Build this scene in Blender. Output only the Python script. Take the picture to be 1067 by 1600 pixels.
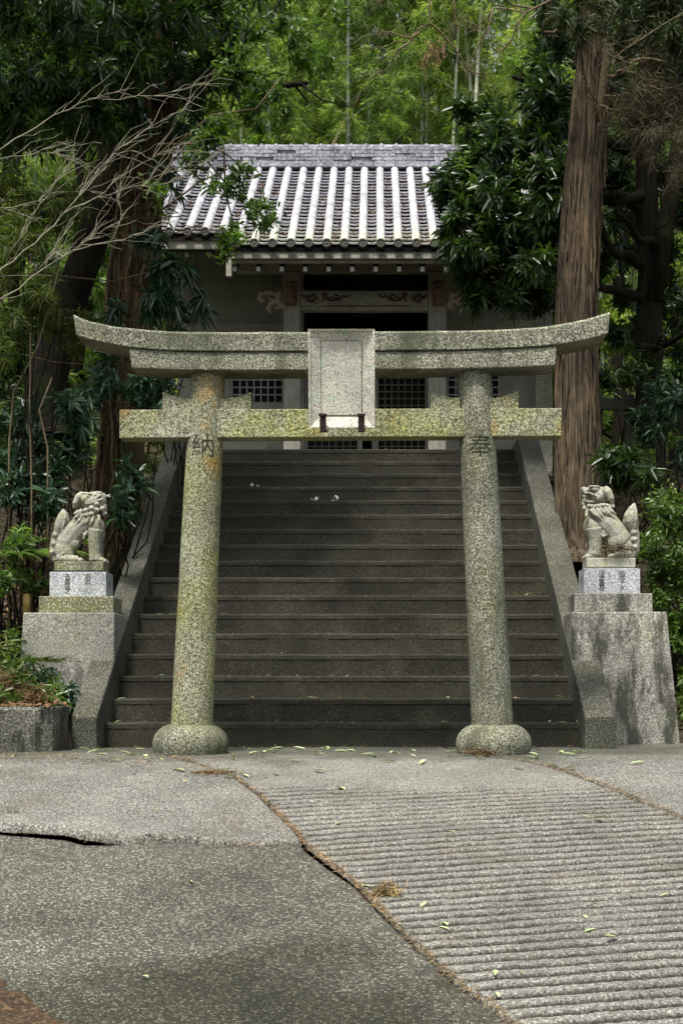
import bpy, bmesh, math, random
import numpy as np
from mathutils import Vector, Matrix, noise as mnoise
for _o in list(bpy.data.objects): bpy.data.objects.remove(_o)
SC = bpy.context.scene
COL = SC.collection
random.seed(7)
RNG = np.random.default_rng(11)
R = math.radians
# ---------------------------------------------------------------- camera
F, VX, VY, CZ = 2400.0, 585.0, 1069.0, 0.46      # focal length in photo pixels, vanishing point, eye height
cam = bpy.data.objects.new('camera', bpy.data.cameras.new('camera')); COL.objects.link(cam)
cam.location = (0, 0, CZ); cam.rotation_euler = (R(90), 0, 0)
cam.data.sensor_fit = 'VERTICAL'; cam.data.sensor_height = 36; cam.data.sensor_width = 24
cam.data.lens = F/1600*36
cam.data.shift_x = (533.5-VX)/1600; cam.data.shift_y = (VY-800)/1600
cam.data.clip_start = .05; cam.data.clip_end = 400
SC.camera = cam
# ---------------------------------------------------------------- light
SUN_EL, SUN_AZ = R(66), R(200)                    # azimuth: clockwise from +Y (north); 180 = behind the camera
w = bpy.data.worlds.new('World'); SC.world = w; w.use_nodes = True
nt = w.node_tree; bgn = nt.nodes['Background']
sky = nt.nodes.new('ShaderNodeTexSky'); sky.sky_type = 'NISHITA'; sky.sun_disc = False
sky.sun_elevation = SUN_EL; sky.sun_rotation = SUN_AZ; sky.air_density = 1.6; sky.dust_density = 4; sky.ozone_density = .6
hs = nt.nodes.new('ShaderNodeHueSaturation'); hs.inputs['Saturation'].default_value = .45      # thin bright overcast
nt.links.new(sky.outputs[0], hs.inputs['Color']); nt.links.new(hs.outputs[0], bgn.inputs[0]); bgn.inputs[1].default_value = .11
sun = bpy.data.objects.new('sun', bpy.data.lights.new('sun', 'SUN')); COL.objects.link(sun)
sun.data.energy = 3.2; sun.data.angle = R(9); sun.data.color = (1, .95, .86)
_sd = Vector((math.sin(SUN_AZ)*math.cos(SUN_EL), math.cos(SUN_AZ)*math.cos(SUN_EL), math.sin(SUN_EL)))
sun.rotation_euler = _sd.to_track_quat('Z', 'Y').to_euler()
SC.view_settings.view_transform = 'Standard'; SC.view_settings.look = 'None'
SC.view_settings.exposure = 0.8; SC.view_settings.gamma = 1
SC.render.engine = 'CYCLES'
SC.cycles.max_bounces = 6; SC.cycles.diffuse_bounces = 3; SC.cycles.glossy_bounces = 2
SC.cycles.transmission_bounces = 4; SC.cycles.transparent_max_bounces = 4
SC.cycles.caustics_reflective = False; SC.cycles.caustics_refractive = False

# ---------------------------------------------------------------- measuring helpers
def X(px, Y): return (px-VX)*Y/F
def Z(py, Y): return CZ+(VY-py)*Y/F
def P(px, py, Y): return Vector((X(px, Y), Y, Z(py, Y)))
def sm(a, b, t):
    t = min(1, max(0, (t-a)/(b-a))); return t*t*(3-2*t)
def terp(tab, t):
    return float(np.interp(t, [a for a, b in tab], [b for a, b in tab]))
def nz(x, y, z=0): return mnoise.noise(Vector((x, y, z)))
SLOPE = .16
def road_z(x, y):
    "height of the sloping yard in front of the steps"
    t = 10.0-y
    s = SLOPE*(math.sqrt(t*t+.09)+t)/2
    return -s
# ---------------------------------------------------------------- materials
class NB:
    def __init__(s, name):
        s.m = bpy.data.materials.new(name); s.m.use_nodes = True
        s.t = s.m.node_tree; s.n = s.t.nodes; s.b = s.n['Principled BSDF']
        s.out = s.n['Material Output']; s.tc = s.n.new('ShaderNodeTexCoord')
    def L(s, a, b): s.t.links.new(a, b)
    def map(s, scale=(1, 1, 1), src='Object'):
        m = s.n.new('ShaderNodeMapping'); m.inputs['Scale'].default_value = scale; s.L(s.tc.outputs[src], m.inputs[0]); return m.outputs[0]
    def noise(s, scale, detail=3, rough=.6, vec=None, dist=0):
        n = s.n.new('ShaderNodeTexNoise'); n.inputs['Scale'].default_value = scale; n.inputs['Detail'].default_value = detail
        n.inputs['Roughness'].default_value = rough; n.inputs['Distortion'].default_value = dist
        s.L(vec or s.tc.outputs['Object'], n.inputs['Vector']); return n.outputs[0]
    def voro(s, scale, vec=None, feature='F1', out='Distance', rnd=1):
        n = s.n.new('ShaderNodeTexVoronoi'); n.feature = feature; n.inputs['Scale'].default_value = scale
        n.inputs['Randomness'].default_value = rnd
        s.L(vec or s.tc.outputs['Object'], n.inputs['Vector']); return n.outputs[out]
    def ramp(s, fac, stops, interp='LINEAR'):
        r = s.n.new('ShaderNodeValToRGB'); r.color_ramp.interpolation = interp
        e = r.color_ramp.elements
        while len(e) < len(stops): e.new(.5)
        for k, (p, c) in enumerate(stops):
            e[k].position = p
            e[k].color = (c, c, c, 1) if isinstance(c, (int, float)) else tuple(c)+(1,)
        s.L(fac, r.inputs[0]); return r.outputs[0]
    def mix(s, fac, a, b, mode='MIX'):
        n = s.n.new('ShaderNodeMix'); n.data_type = 'RGBA'; n.blend_type = mode
        for sock, v in ((n.inputs[0], fac), (n.inputs[6], a), (n.inputs[7], b)):
            if isinstance(v, (int, float)): sock.default_value = v if sock == n.inputs[0] else (v, v, v, 1)
            elif isinstance(v, tuple): sock.default_value = v+(1,)
            else: s.L(v, sock)
        return n.outputs[2]
    def math(s, op, a, b=0):
        n = s.n.new('ShaderNodeMath'); n.operation = op
        for k, v in enumerate((a, b)):
            if isinstance(v, (int, float)): n.inputs[k].default_value = v
            else: s.L(v, n.inputs[k])
        return n.outputs[0]
    def bump(s, h, strength=.5, dist=.01, prev=None):
        n = s.n.new('ShaderNodeBump'); n.inputs['Strength'].default_value = strength; n.inputs['Distance'].default_value = dist
        s.L(h, n.inputs['Height'])
        if prev: s.L(prev, n.inputs['Normal'])
        return n.outputs[0]
    def fin(s, col, rough=.8, normal=None, spec=.3):
        if isinstance(col, tuple): s.b.inputs['Base Color'].default_value = col+(1,)
        else: s.L(col, s.b.inputs['Base Color'])
        if isinstance(rough, (int, float)): s.b.inputs['Roughness'].default_value = rough
        else: s.L(rough, s.b.inputs['Roughness'])
        s.b.inputs['Specular IOR Level'].default_value = spec
        if normal: s.L(normal, s.b.inputs['Normal'])
        return s.m

def stone(name, lo, mid, hi, speck=75, patch=None, patch2=None, dirt=None, rough=.85, bump=.5, bd=.006, fine=None, plo=.33, phi=.62, grime_shade=0, damp=None):
    "granite or concrete: fine dark and light grains, larger lichen patches and stains"
    s = NB(name)
    g = s.noise(speck, 2, .75)
    c = s.ramp(g, [(plo, lo), (.47, mid), (.54, mid), (phi, hi)])
    v = s.ramp(s.noise(2.2, 4, .6), [(.3, .68), (.7, 1.12)])
    c = s.mix(1.0, c, v, 'MULTIPLY')
    if patch:
        col, sc, a, b = patch
        c = s.mix(s.math('MULTIPLY', s.ramp(s.noise(sc, 5, .65), [(a, 0), (b, 1)]), s.ramp(s.noise(speck*.8, 2), [(.35, .45), (.6, 1)])), c, s.mix(1.0, c, col, 'MULTIPLY'))
    if patch2:
        col, sc, a, b = patch2
        c = s.mix(s.ramp(s.noise(sc, 4, .6, s.map((1, 1, .7))), [(a, 0), (b, .9)]), c, s.mix(1.0, c, col, 'MULTIPLY'))
    if dirt:
        col, sc, a, b = dirt
        c = s.mix(s.ramp(s.noise(sc, 6, .7, s.map((1.5, 1.5, .42))), [(a, 0), (b, .88)]), c, col)
    if grime_shade:                                        # dirt plus painted crevice shade in recesses, worn paler ridges
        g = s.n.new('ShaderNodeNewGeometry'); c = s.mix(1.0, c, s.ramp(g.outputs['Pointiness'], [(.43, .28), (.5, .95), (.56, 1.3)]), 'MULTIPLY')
    if damp:                                         # damp, algae-darkened area: (centre, radii, colour factor)
        ce, ra, col = damp
        mp = s.n.new('ShaderNodeMapping'); mp.vector_type = 'POINT'
        mp.inputs['Scale'].default_value = tuple(1/r for r in ra); mp.inputs['Location'].default_value = tuple(-q/r for q, r in zip(ce, ra)); s.L(s.tc.outputs['Object'], mp.inputs[0])
        ln = s.n.new('ShaderNodeVectorMath'); ln.operation = 'LENGTH'; s.L(mp.outputs[0], ln.inputs[0])
        q = s.math('ADD', ln.outputs['Value'], s.math('MULTIPLY', s.math('SUBTRACT', s.noise(1.6, 5, .65), .5), 1.6))
        c = s.mix(s.ramp(q, [(.55, 1), (1.1, 0)]), c, s.mix(1.0, c, col, 'MULTIPLY'))
    n = s.bump(s.noise(speck, 3, .7), bump, bd)
    n = s.bump(s.noise(9, 4, .6), .35, .02, n)
    return s.fin(c, rough, n)

M = {}
M['torii'] = stone('torii_granite', (.028, .031, .018), (.225, .23, .155), (.52, .52, .41), 84, patch=((1.05, 1.08, .50), 1.5, .44, .60), patch2=((1.15, .72, .30), 2.3, .57, .68),
                   dirt=((.10, .10, .06), 4, .60, .8), bump=.6, bd=.005, plo=.36)
M['torii_dark'] = stone('weathered_granite', (.024, .027, .017), (.18, .185, .135), (.46, .46, .38), 84, patch=((.90, .95, .60), 1.3, .52, .68),
                   dirt=((.065, .068, .04), 2.2, .48, .64), bump=.7, bd=.006, plo=.36)
M['plaque'] = stone('plaque_granite', (.16, .16, .12), (.54, .52, .44), (.74, .72, .64), 95,
                   patch=((.75, 1.0, .9), 7, .58, .66), patch2=((1, .85, .6), 3, .55, .7), bump=.4, plo=.30, phi=.55)
M['white_granite'] = stone('new_granite', (.16, .18, .2), (.42, .44, .46), (.72, .74, .76), 95, rough=.6, bump=.2, plo=.36)
M['plinth'] = stone('plinth_concrete', (.09, .09, .075), (.27, .27, .235), (.48, .475, .42), 80,
                   patch=((.9, .93, .75), 3, .5, .7), dirt=((.09, .09, .07), 3.2, .54, .70), bump=.5)
M['old_wall'] = stone('old_wall_concrete', (.03, .03, .024), (.13, .13, .105), (.34, .335, .29), 70, dirt=((.02, .021, .014), 4.5, .44, .60), bump=.8, bd=.01)
M['plinth_dirty'] = stone('stained_plinth_concrete', (.08, .08, .065), (.27, .265, .23), (.54, .535, .48), 75,
                   patch=((.88, .95, .66), 2, .55, .7), dirt=((.03, .031, .024), 3.6, .44, .58), bump=.6)
M['mossy_block'] = stone('mossy_granite', (.05, .055, .03), (.20, .20, .13), (.55, .54, .42), 60,
                   patch=((.95, 1.0, .5), 4, .46, .66), dirt=((.07, .07, .045), 5, .48, .66), bump=.7)
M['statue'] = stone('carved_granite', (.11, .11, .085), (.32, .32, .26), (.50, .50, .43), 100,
                   patch=((.92, .95, .66), 7, .5, .66), dirt=((.10, .10, .06), 14, .60, .75), bump=.35, bd=.003, grime_shade=1)
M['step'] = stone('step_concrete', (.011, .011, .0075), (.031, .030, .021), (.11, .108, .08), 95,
                  patch=((.58, .58, .52), 2.0, .40, .6), patch2=((1.5, 1.45, 1.35), 1.3, .52, .66), dirt=((.020, .019, .012), 3.4, .55, .72), bump=.5, plo=.30, phi=.72, grime_shade=1)
M['cheek'] = stone('cheek_concrete', (.022, .022, .017), (.062, .062, .049), (.24, .24, .20), 80,
                  patch=((.72, .75, .6), 2.5, .45, .62), bump=.6, phi=.66)
def rib_mat():   # groove soil, with the grooves' shade painted in as colour
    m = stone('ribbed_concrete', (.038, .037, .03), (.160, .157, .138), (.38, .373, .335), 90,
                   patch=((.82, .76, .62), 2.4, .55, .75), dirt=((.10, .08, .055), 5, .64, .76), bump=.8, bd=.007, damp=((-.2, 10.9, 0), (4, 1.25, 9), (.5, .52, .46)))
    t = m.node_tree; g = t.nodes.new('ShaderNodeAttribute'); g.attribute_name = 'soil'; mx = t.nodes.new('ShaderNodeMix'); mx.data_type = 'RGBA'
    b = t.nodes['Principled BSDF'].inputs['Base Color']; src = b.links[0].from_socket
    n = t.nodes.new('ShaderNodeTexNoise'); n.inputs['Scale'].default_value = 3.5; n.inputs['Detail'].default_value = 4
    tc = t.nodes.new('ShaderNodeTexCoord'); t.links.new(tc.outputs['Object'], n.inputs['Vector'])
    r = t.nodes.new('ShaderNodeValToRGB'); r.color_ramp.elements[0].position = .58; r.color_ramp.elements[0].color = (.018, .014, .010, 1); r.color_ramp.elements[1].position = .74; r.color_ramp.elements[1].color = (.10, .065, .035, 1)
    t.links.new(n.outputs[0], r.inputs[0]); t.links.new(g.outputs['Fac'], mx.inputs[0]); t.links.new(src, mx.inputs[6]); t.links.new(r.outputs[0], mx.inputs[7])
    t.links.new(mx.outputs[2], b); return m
M['slab'] = stone('slab_concrete', (.028, .028, .023), (.135, .133, .118), (.36, .355, .32), 84, patch=((.86, .79, .66), 1.6, .54, .7),
                  dirt=((.11, .09, .065), 2.4, .62, .76), bump=.6, damp=((-.2, 10.9, 0), (5, 1.2, 9), (.46, .48, .41)))
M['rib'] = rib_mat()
def asphalt():
    s = NB('worn_asphalt')
    warp = s.n.new('ShaderNodeMix'); warp.data_type = 'VECTOR'; warp.inputs[0].default_value = .012
    nn = s.n.new('ShaderNodeTexNoise'); nn.inputs['Scale'].default_value = 60; s.L(s.tc.outputs['Object'], nn.inputs['Vector'])
    s.L(s.tc.outputs['Object'], warp.inputs[4]); s.L(nn.outputs['Color'], warp.inputs[5]); vv = warp.outputs[1]
    v = s.voro(84, vv); cell = s.voro(84, vv, out='Color')
    sep = s.n.new('ShaderNodeSeparateColor'); s.L(cell, sep.inputs[0])
    st = s.ramp(sep.outputs[0], [(0, (.022, .022, .018)), (.45, (.085, .084, .07)), (.78, (.22, .218, .188)), (1, (.40, .395, .35))])
    c = s.mix(s.ramp(v, [(.4, 0), (.62, 1)]), st, (.022, .022, .019))
    c = s.mix(.2, c, s.ramp(s.noise(120, 3, .7), [(.4, (.03, .03, .026)), (.6, (.30, .29, .25))]))
    c = s.mix(1.0, c, s.ramp(s.noise(1.1, 5, .65), [(.32, (.6, .6, .54)), (.62, (1.3, 1.28, 1.22))]), 'MULTIPLY')
    mp = s.n.new('ShaderNodeMapping'); mp.inputs['Scale'].default_value = (1/1.5, 1/1.15, .1); mp.inputs['Location'].default_value = (.7/1.5, -5.3/1.15, 0); s.L(s.tc.outputs['Object'], mp.inputs[0])
    ln = s.n.new('ShaderNodeVectorMath'); ln.operation = 'LENGTH'; s.L(mp.outputs[0], ln.inputs[0])      # darker olive patch with a ragged edge
    q = s.math('ADD', ln.outputs['Value'], s.math('MULTIPLY', s.math('SUBTRACT', s.noise(1.4, 5, .65), .5), 1.8))
    c = s.mix(s.ramp(q, [(.5, 1), (1.25, 0)]), c, s.mix(1.0, c, (.42, .43, .35), 'MULTIPLY'))
    n = s.bump(s.ramp(v, [(.1, 1), (.6, 0)]), .8, .009)
    n = s.bump(s.noise(8, 4), .4, .02, n)
    return s.fin(c, .75, n)
M['asphalt'] = asphalt()
def bark(name, lo, hi, moss=None, sc=1.0):
    s = NB(name)
    v = s.map((30*sc, 30*sc, 1.7*sc))
    a = s.noise(1.6, 7, .72, v, .8)
    c = s.ramp(a, [(.40, lo), (.5, tuple((x+y)/2 for x, y in zip(lo, hi))), (.62, hi)])
    c = s.mix(1.0, c, s.ramp(s.noise(1.2, 3), [(.3, .7), (.7, 1.2)]), 'MULTIPLY')
    if moss: c = s.mix(s.ramp(s.noise(3.5, 4), [(.5, 0), (.66, .8)]), c, moss)
    c = s.mix(1.0, c, s.ramp(s.noise(3.2, 4, .6, s.map((1, 1, .5))), [(.35, (.62, .66, .66)), (.62, (1.25, 1.2, 1.12))]), 'MULTIPLY')
    n = s.bump(a, 1.0, .05)
    n = s.bump(s.noise(40, 3, .7, s.map((1, 1, .25))), .6, .01, n)
    return s.fin(c, .9, n, .15)
M['cedar_bark'] = bark('cedar_bark', (.014, .011, .008), (.28, .215, .15))
M['vine_bark'] = bark('old_trunk_bark', (.014, .010, .006), (.25, .17, .09), (.06, .07, .02))
M['dark_bark'] = bark('dark_bark', (.007, .006, .004), (.035, .03, .02), (.03, .04, .015))
def wood(name, lo, hi, ax=(3, 3, 40), rough=.75):
    s = NB(name); a = s.noise(1.5, 5, .65, s.map(ax)); c = s.ramp(a, [(.3, lo), (.7, hi)])
    c = s.mix(1.0, c, s.ramp(s.noise(2.5, 4), [(.3, .75), (.7, 1.15)]), 'MULTIPLY')
    return s.fin(c, rough, s.bump(a, .4, .004), .25)
M['twig'] = wood('pale_twig', (.14, .13, .085), (.38, .355, .27), (20, 20, 20))
M['brown_twig'] = wood('brown_twig', (.07, .055, .03), (.22, .17, .10), (20, 20, 20))
M['vine'] = wood('vine_stem', (.05, .035, .02), (.21, .15, .085), (20, 20, 20))
M['grey_wood'] = wood('weathered_wood', (.20, .20, .16), (.46, .455, .385), (6, 30, 30))
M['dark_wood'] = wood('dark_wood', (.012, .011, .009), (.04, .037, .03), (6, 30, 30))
M['post_wood'] = wood('grey_post', (.22, .22, .19), (.40, .40, .35), (30, 30, 3))
M['pale_post'] = wood('pale_painted_post', (.30, .32, .35), (.42, .45, .48), (30, 30, 3))
M['lattice'] = wood('lattice_wood', (.10, .095, .07), (.20, .19, .15), (20, 20, 20))
M['pale_lattice'] = wood('pale_lattice_wood', (.30, .33, .36), (.45, .48, .52), (20, 20, 20))
M['plaster'] = stone('grey_plaster', (.25, .25, .215), (.34, .34, .295), (.42, .42, .37), 60, dirt=((.10, .105, .085), 1.3, .5, .75), bump=.15)
def plain(name, c, rough=.8, v=.25, sc=20, spec=.3):
    s = NB(name); k = s.ramp(s.noise(sc, 4), [(.3, tuple(x*(1-v) for x in c)), (.7, tuple(min(1, x*(1+v)) for x in c))])
    return s.fin(k, rough, s.bump(s.noise(sc*4, 3), .3, .004), spec)
M['void'] = plain('dark_interior', (.006, .006, .006))  # near-black stand-in for the unlit interior; also colours the board letter
M['cap'] = plain('eave_cap_tile', (.075, .075, .062), .7, .5, 40)
M['carved'] = plain('carved_cut_shade', (.035, .035, .025), .9, .6, 90)  # dark raised strokes paint in the shade of carved cuts
M['ink'] = plain('carved_letter', (.035, .035, .028))
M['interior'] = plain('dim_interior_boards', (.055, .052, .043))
M['white_paint'] = plain('white_paint', (.62, .62, .55), .6, .15)
M['red_paint'] = plain('faded_red_paint', (.19, .125, .095), .8, .4)
M['scroll'] = plain('painted_scroll', (.075, .036, .022), .7, .3)
M['bone'] = plain('faded_cream_paint', (.42, .36, .28), .7, .3)
M['rust'] = plain('rusty_iron', (.025, .013, .012), .7, .5, 60)
M['soil'] = stone('forest_soil', (.012, .010, .006), (.045, .034, .02), (.11, .08, .045), 24, patch=((.6, .8, .4), 1.5, .45, .65), bump=1.0, bd=.03)
M['needle'] = plain('dry_cedar_needles', (.18, .115, .058), .9, .5, 8)
M['verge'] = stone('needle_covered_earth', (.015, .011, .007), (.06, .038, .02), (.17, .105, .05), 45, bump=1.0, bd=.02)
M['litter'] = plain('dry_leaf_brown', (.17, .10, .052), .8, .6, 9)
M['straw'] = plain('dry_straw', (.36, .26, .12), .8, .4, 12)
M['white_bits'] = plain('dry_white_petal', (.6, .58, .5), .7, .1)
def tiles(name, lichen):
    s = NB(name)
    c = s.ramp(s.noise(5, 5, .7), [(.3, (.24, .24, .27)), (.5, (.42, .42, .46)), (.72, (.58, .58, .62))])
    c = s.mix(s.ramp(s.noise(40, 3, .7), [(.55, 0), (.7, .7)]), c, (.22, .22, .22))
    # yellow-green lichen grows on the wetter lower courses near the eaves
    sx = s.n.new('ShaderNodeSeparateXYZ'); s.L(s.tc.outputs['Object'], sx.inputs[0])
    hz = s.math('ADD', sx.outputs[2], s.math('MULTIPLY', s.noise(6, 4), .9))
    c = s.mix(s.ramp(s.math('SUBTRACT', hz, 5.8), [(.25, lichen), (.75, 0)]), c, (.47, .49, .33))
    return s.fin(c, .45, s.bump(s.noise(30, 4), .4, .006), .5)
M['tile'] = tiles('roof_tile', .75)
M['tile_flat'] = tiles('pan_tile', .45)
M['ridge'] = stone('ridge_tile', (.09, .09, .11), (.28, .28, .33), (.50, .50, .56), 26, dirt=((.09, .09, .1), 3.5, .56, .66), rough=.5, bump=.3)
def leaf(name, c1, c2, c3=None, rough=.4, trans=.3, tcol=None, spec=.5, hue=1.0):
    s = NB(name)
    g = s.n.new('ShaderNodeNewGeometry')
    c3 = c3 or c2
    c = s.ramp(g.outputs['Random Per Island'], [(0, c1), (.55, c2), (1, c3)])
    c = s.mix(1.0, c, s.ramp(s.noise(.9, 3), [(.3, (.7, .75, .7)), (.7, (1.25, 1.2, 1.1))]), 'MULTIPLY')
    s.fin(c, rough, None, spec)
    if trans > 0:
        t = s.n.new('ShaderNodeBsdfTranslucent'); s.L(s.mix(1.0, c, tcol or (1.6, 1.8, .6), 'MULTIPLY'), t.inputs[0])
        ms = s.n.new('ShaderNodeMixShader'); ms.inputs[0].default_value = trans
        s.L(s.b.outputs[0], ms.inputs[1]); s.L(t.outputs[0], ms.inputs[2]); s.L(ms.outputs[0], s.out.inputs[0])
    return s.m
M['lf_dark'] = leaf('glossy_dark_leaf', (.012, .026, .010), (.026, .055, .017), (.055, .11, .024), .36, .25)
M['lf_blue'] = leaf('glossy_blue_green_leaf', (.016, .038, .026), (.032, .075, .046), (.05, .11, .045), .34, .2)
M['lf_mid'] = leaf('mid_green_leaf', (.045, .09, .02), (.085, .16, .03), (.15, .25, .05), .4, .35)
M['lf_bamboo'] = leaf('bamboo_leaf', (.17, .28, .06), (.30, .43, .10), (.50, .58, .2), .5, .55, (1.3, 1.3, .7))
M['lf_bamboo_dk'] = leaf('shade_tinted_bamboo_leaf', (.10, .19, .05), (.19, .30, .07), (.32, .42, .12), .5, .5, (1.3, 1.3, .7))  # darker copy of the bamboo leaf, grove shade put into its colour
M['lf_hedge'] = leaf('hedge_leaf', (.04, .08, .014), (.075, .14, .022), (.14, .22, .04), .4, .3)
M['lf_grass'] = leaf('fine_grassy_leaf', (.045, .07, .016), (.09, .125, .028), (.17, .20, .055), .5, .4)
M['lf_cedar'] = leaf('cedar_spray', (.015, .03, .010), (.035, .055, .016), (.07, .08, .03), .6, .15)
M['lf_fallen'] = leaf('fallen_green_leaf', (.34, .42, .20), (.42, .50, .28), (.54, .60, .40), .5, .1, (1.1, 1.2, .8))
M['lf_drytw'] = leaf('dead_cedar_twigs', (.03, .024, .014), (.075, .06, .035), (.15, .125, .08), .9, .1)
M['straw_mix'] = leaf('mixed_needles', (.10, .055, .025), (.26, .16, .07), (.42, .31, .16), .9, 0)
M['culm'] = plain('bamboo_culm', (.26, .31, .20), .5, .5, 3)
M['culm_pale'] = plain('pale_bamboo_culm', (.46, .48, .36), .5, .3, 3)  # lit copy of the culm, caught light painted into its colour
M['culm_dark'] = plain('shade_tinted_bamboo_culm', (.13, .16, .115), .5, .4, 3)  # shaded copy of the culm, shadow painted into its colour

# ---------------------------------------------------------------- mesh builder
class MB:
    def __init__(s): s.v = []; s.f = []; s.smooth = []
    def add(s, vs, fs, smooth=False):
        o = len(s.v); s.v += [tuple(v) for v in vs]
        for f in fs: s.f.append(tuple(i+o for i in f)); s.smooth.append(smooth)
        return s
    def box(s, x0, x1, y0, y1, z0, z1):
        vs = [(x, y, z) for x in (x0, x1) for y in (y0, y1) for z in (z0, z1)]
        return s.add(vs, [(0, 1, 3, 2), (4, 6, 7, 5), (0, 4, 5, 1), (2, 3, 7, 6), (0, 2, 6, 4), (1, 5, 7, 3)])
    def hexa(s, a, b):
        "solid between two quads a and b (4 points each, same winding)"
        return s.add(list(a)+list(b), [(3, 2, 1, 0), (4, 5, 6, 7), (0, 1, 5, 4), (1, 2, 6, 5), (2, 3, 7, 6), (3, 0, 4, 7)])
    def prism(s, pts, y0, y1):
        "polygon in XZ swept in Y"
        n = len(pts); vs = [(x, y0, z) for x, z in pts]+[(x, y1, z) for x, z in pts]
        return s.add(vs, [tuple(range(n)), tuple(range(2*n-1, n-1, -1))]+[(i, n+i, n+(i+1) % n, (i+1) % n) for i in range(n)])
    def prismx(s, pts, x0, x1):
        "polygon in YZ swept in X"
        n = len(pts); vs = [(x0, y, z) for y, z in pts]+[(x1, y, z) for y, z in pts]
        return s.add(vs, [tuple(range(n-1, -1, -1)), tuple(range(n, 2*n))]+[(i, (i+1) % n, n+(i+1) % n, n+i) for i in range(n)])
    def tube(s, pts, rad, seg=8, cap=True, jit=0, flat=1.0):
        pts = [Vector(p) for p in pts]; n = len(pts)
        if isinstance(rad, (int, float)): rad = [rad]*n
        vs = []; up = Vector((0, 0, 1)); a = None
        for i, p in enumerate(pts):
            d = (pts[min(i+1, n-1)]-pts[max(i-1, 0)])
            d = d.normalized() if d.length > 1e-9 else up
            if a is None:
                a = d.cross(Vector((0, 1, .01))); a = a.normalized() if a.length > .1 else d.cross(Vector((1, 0, 0))).normalized()
            else: a = (a-d*a.dot(d)).normalized()
            b = d.cross(a)
            for k in range(seg):
                t = 2*math.pi*k/seg; r = rad[i]*(1+jit*random.uniform(-1, 1))
                vs.append(p+a*(r*math.cos(t))+b*(r*flat*math.sin(t)))
        fs = [(i*seg+k, i*seg+(k+1) % seg, (i+1)*seg+(k+1) % seg, (i+1)*seg+k) for i in range(n-1) for k in range(seg)]
        if cap: fs += [tuple(range(seg-1, -1, -1)), tuple(range((n-1)*seg, n*seg))]
        return s.add(vs, fs, seg > 4)
    def lathe(s, prof, c=(0, 0, 0), seg=32, jit=0):
        vs = []; n = len(prof)
        for i, (r, z) in enumerate(prof):
            for k in range(seg):
                t = 2*math.pi*k/seg; rr = r*(1+jit*nz(math.cos(t)*2, math.sin(t)*2, z*6))
                vs.append((c[0]+rr*math.cos(t), c[1]+rr*math.sin(t), c[2]+z))
        fs = [(i*seg+k, i*seg+(k+1) % seg, (i+1)*seg+(k+1) % seg, (i+1)*seg+k) for i in range(n-1) for k in range(seg)]
        fs += [tuple(range(seg-1, -1, -1)), tuple(range((n-1)*seg, n*seg))]
        return s.add(vs, fs, True)
    def ell(s, c, r, seg=16, ring=10, rot=None):
        vs = []
        for i in range(ring+1):
            ph = math.pi*i/ring
            for k in range(seg):
                t = 2*math.pi*k/seg
                v = Vector((r[0]*math.sin(ph)*math.cos(t), r[1]*math.sin(ph)*math.sin(t), r[2]*math.cos(ph)))
                if rot: v = rot @ v
                vs.append(Vector(c)+v)
        fs = [(i*seg+k, (i+1)*seg+k, (i+1)*seg+(k+1) % seg, i*seg+(k+1) % seg) for i in range(ring) for k in range(seg)]
        return s.add(vs, fs, True)
    def build(s, name, mat, parent=None, bevel=0, seg=2):
        me = bpy.data.meshes.new(name); me.from_pydata(s.v, [], s.f); me.validate()
        if len(me.polygons) == len(s.smooth): me.polygons.foreach_set('use_smooth', s.smooth)
        o = link(name, me, mat, parent)
        if bevel:
            m = o.modifiers.new('bevel', 'BEVEL'); m.width = bevel; m.segments = seg; m.limit_method = 'ANGLE'; m.angle_limit = R(35)
        return o
def link(name, me, mat, parent=None):
    me.materials.clear()
    me.materials.append(M[mat] if isinstance(mat, str) else mat)
    o = bpy.data.objects.new(name, me); COL.objects.link(o)
    if parent: adopt(o, parent)
    return o
def adopt(o, parent):
    o.parent = parent
    o.matrix_parent_inverse = Matrix() if parent.parent else Matrix.Translation(-parent.location)
def tag(o, label, cat, group=None, kind=None):
    o['label'] = label; o['category'] = cat
    if group: o['group'] = group
    if kind: o['kind'] = kind
    return o
def thing(name, loc, label, cat, group=None):
    o = bpy.data.objects.new(name, None); COL.objects.link(o); o.location = loc; o.empty_display_size = .2
    return tag(o, label, cat, group)
def struct(o): o['kind'] = 'structure'; return o
def copy_tree(o, parent=None):
    c = o.copy(); COL.objects.link(c)
    if parent: c.parent = parent
    for ch in list(o.children): copy_tree(ch, c)
    return c
def np_mesh(name, V, faces, mat, parent=None, smooth=False):
    "V (n,3) array, faces (m,k) array"
    me = bpy.data.meshes.new(name); m, k = faces.shape
    me.vertices.add(len(V)); me.vertices.foreach_set('co', np.ascontiguousarray(V, dtype=np.float32).ravel())
    me.loops.add(m*k); me.loops.foreach_set('vertex_index', faces.astype(np.int32).ravel())
    me.polygons.add(m); me.polygons.foreach_set('loop_start', np.arange(0, m*k, k, dtype=np.int32))
    me.update(calc_edges=True)
    if smooth: me.polygons.foreach_set('use_smooth', np.ones(m, bool))
    return link(name, me, mat, parent)
def text_part(s, size, loc, mat, parent, rot=(R(90), 0, 0), ext=.0015, line=.95, name='inscription'):
    cu = bpy.data.curves.new(name, 'FONT'); cu.body = s; cu.size = size; cu.extrude = ext; cu.align_x = 'CENTER'; cu.align_y = 'CENTER'; cu.space_line = line
    cu.resolution_u = 3; cu.offset = -size*.006
    t = bpy.data.objects.new('tmp_text', cu); COL.objects.link(t)
    me = bpy.data.meshes.new_from_object(t.evaluated_get(bpy.context.evaluated_depsgraph_get()))
    bpy.data.objects.remove(t)
    me.transform(Matrix.Translation(loc) @ __import__('mathutils').Euler(rot).to_matrix().to_4x4())
    me.name = name
    return link(name, me, mat, parent)
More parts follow.
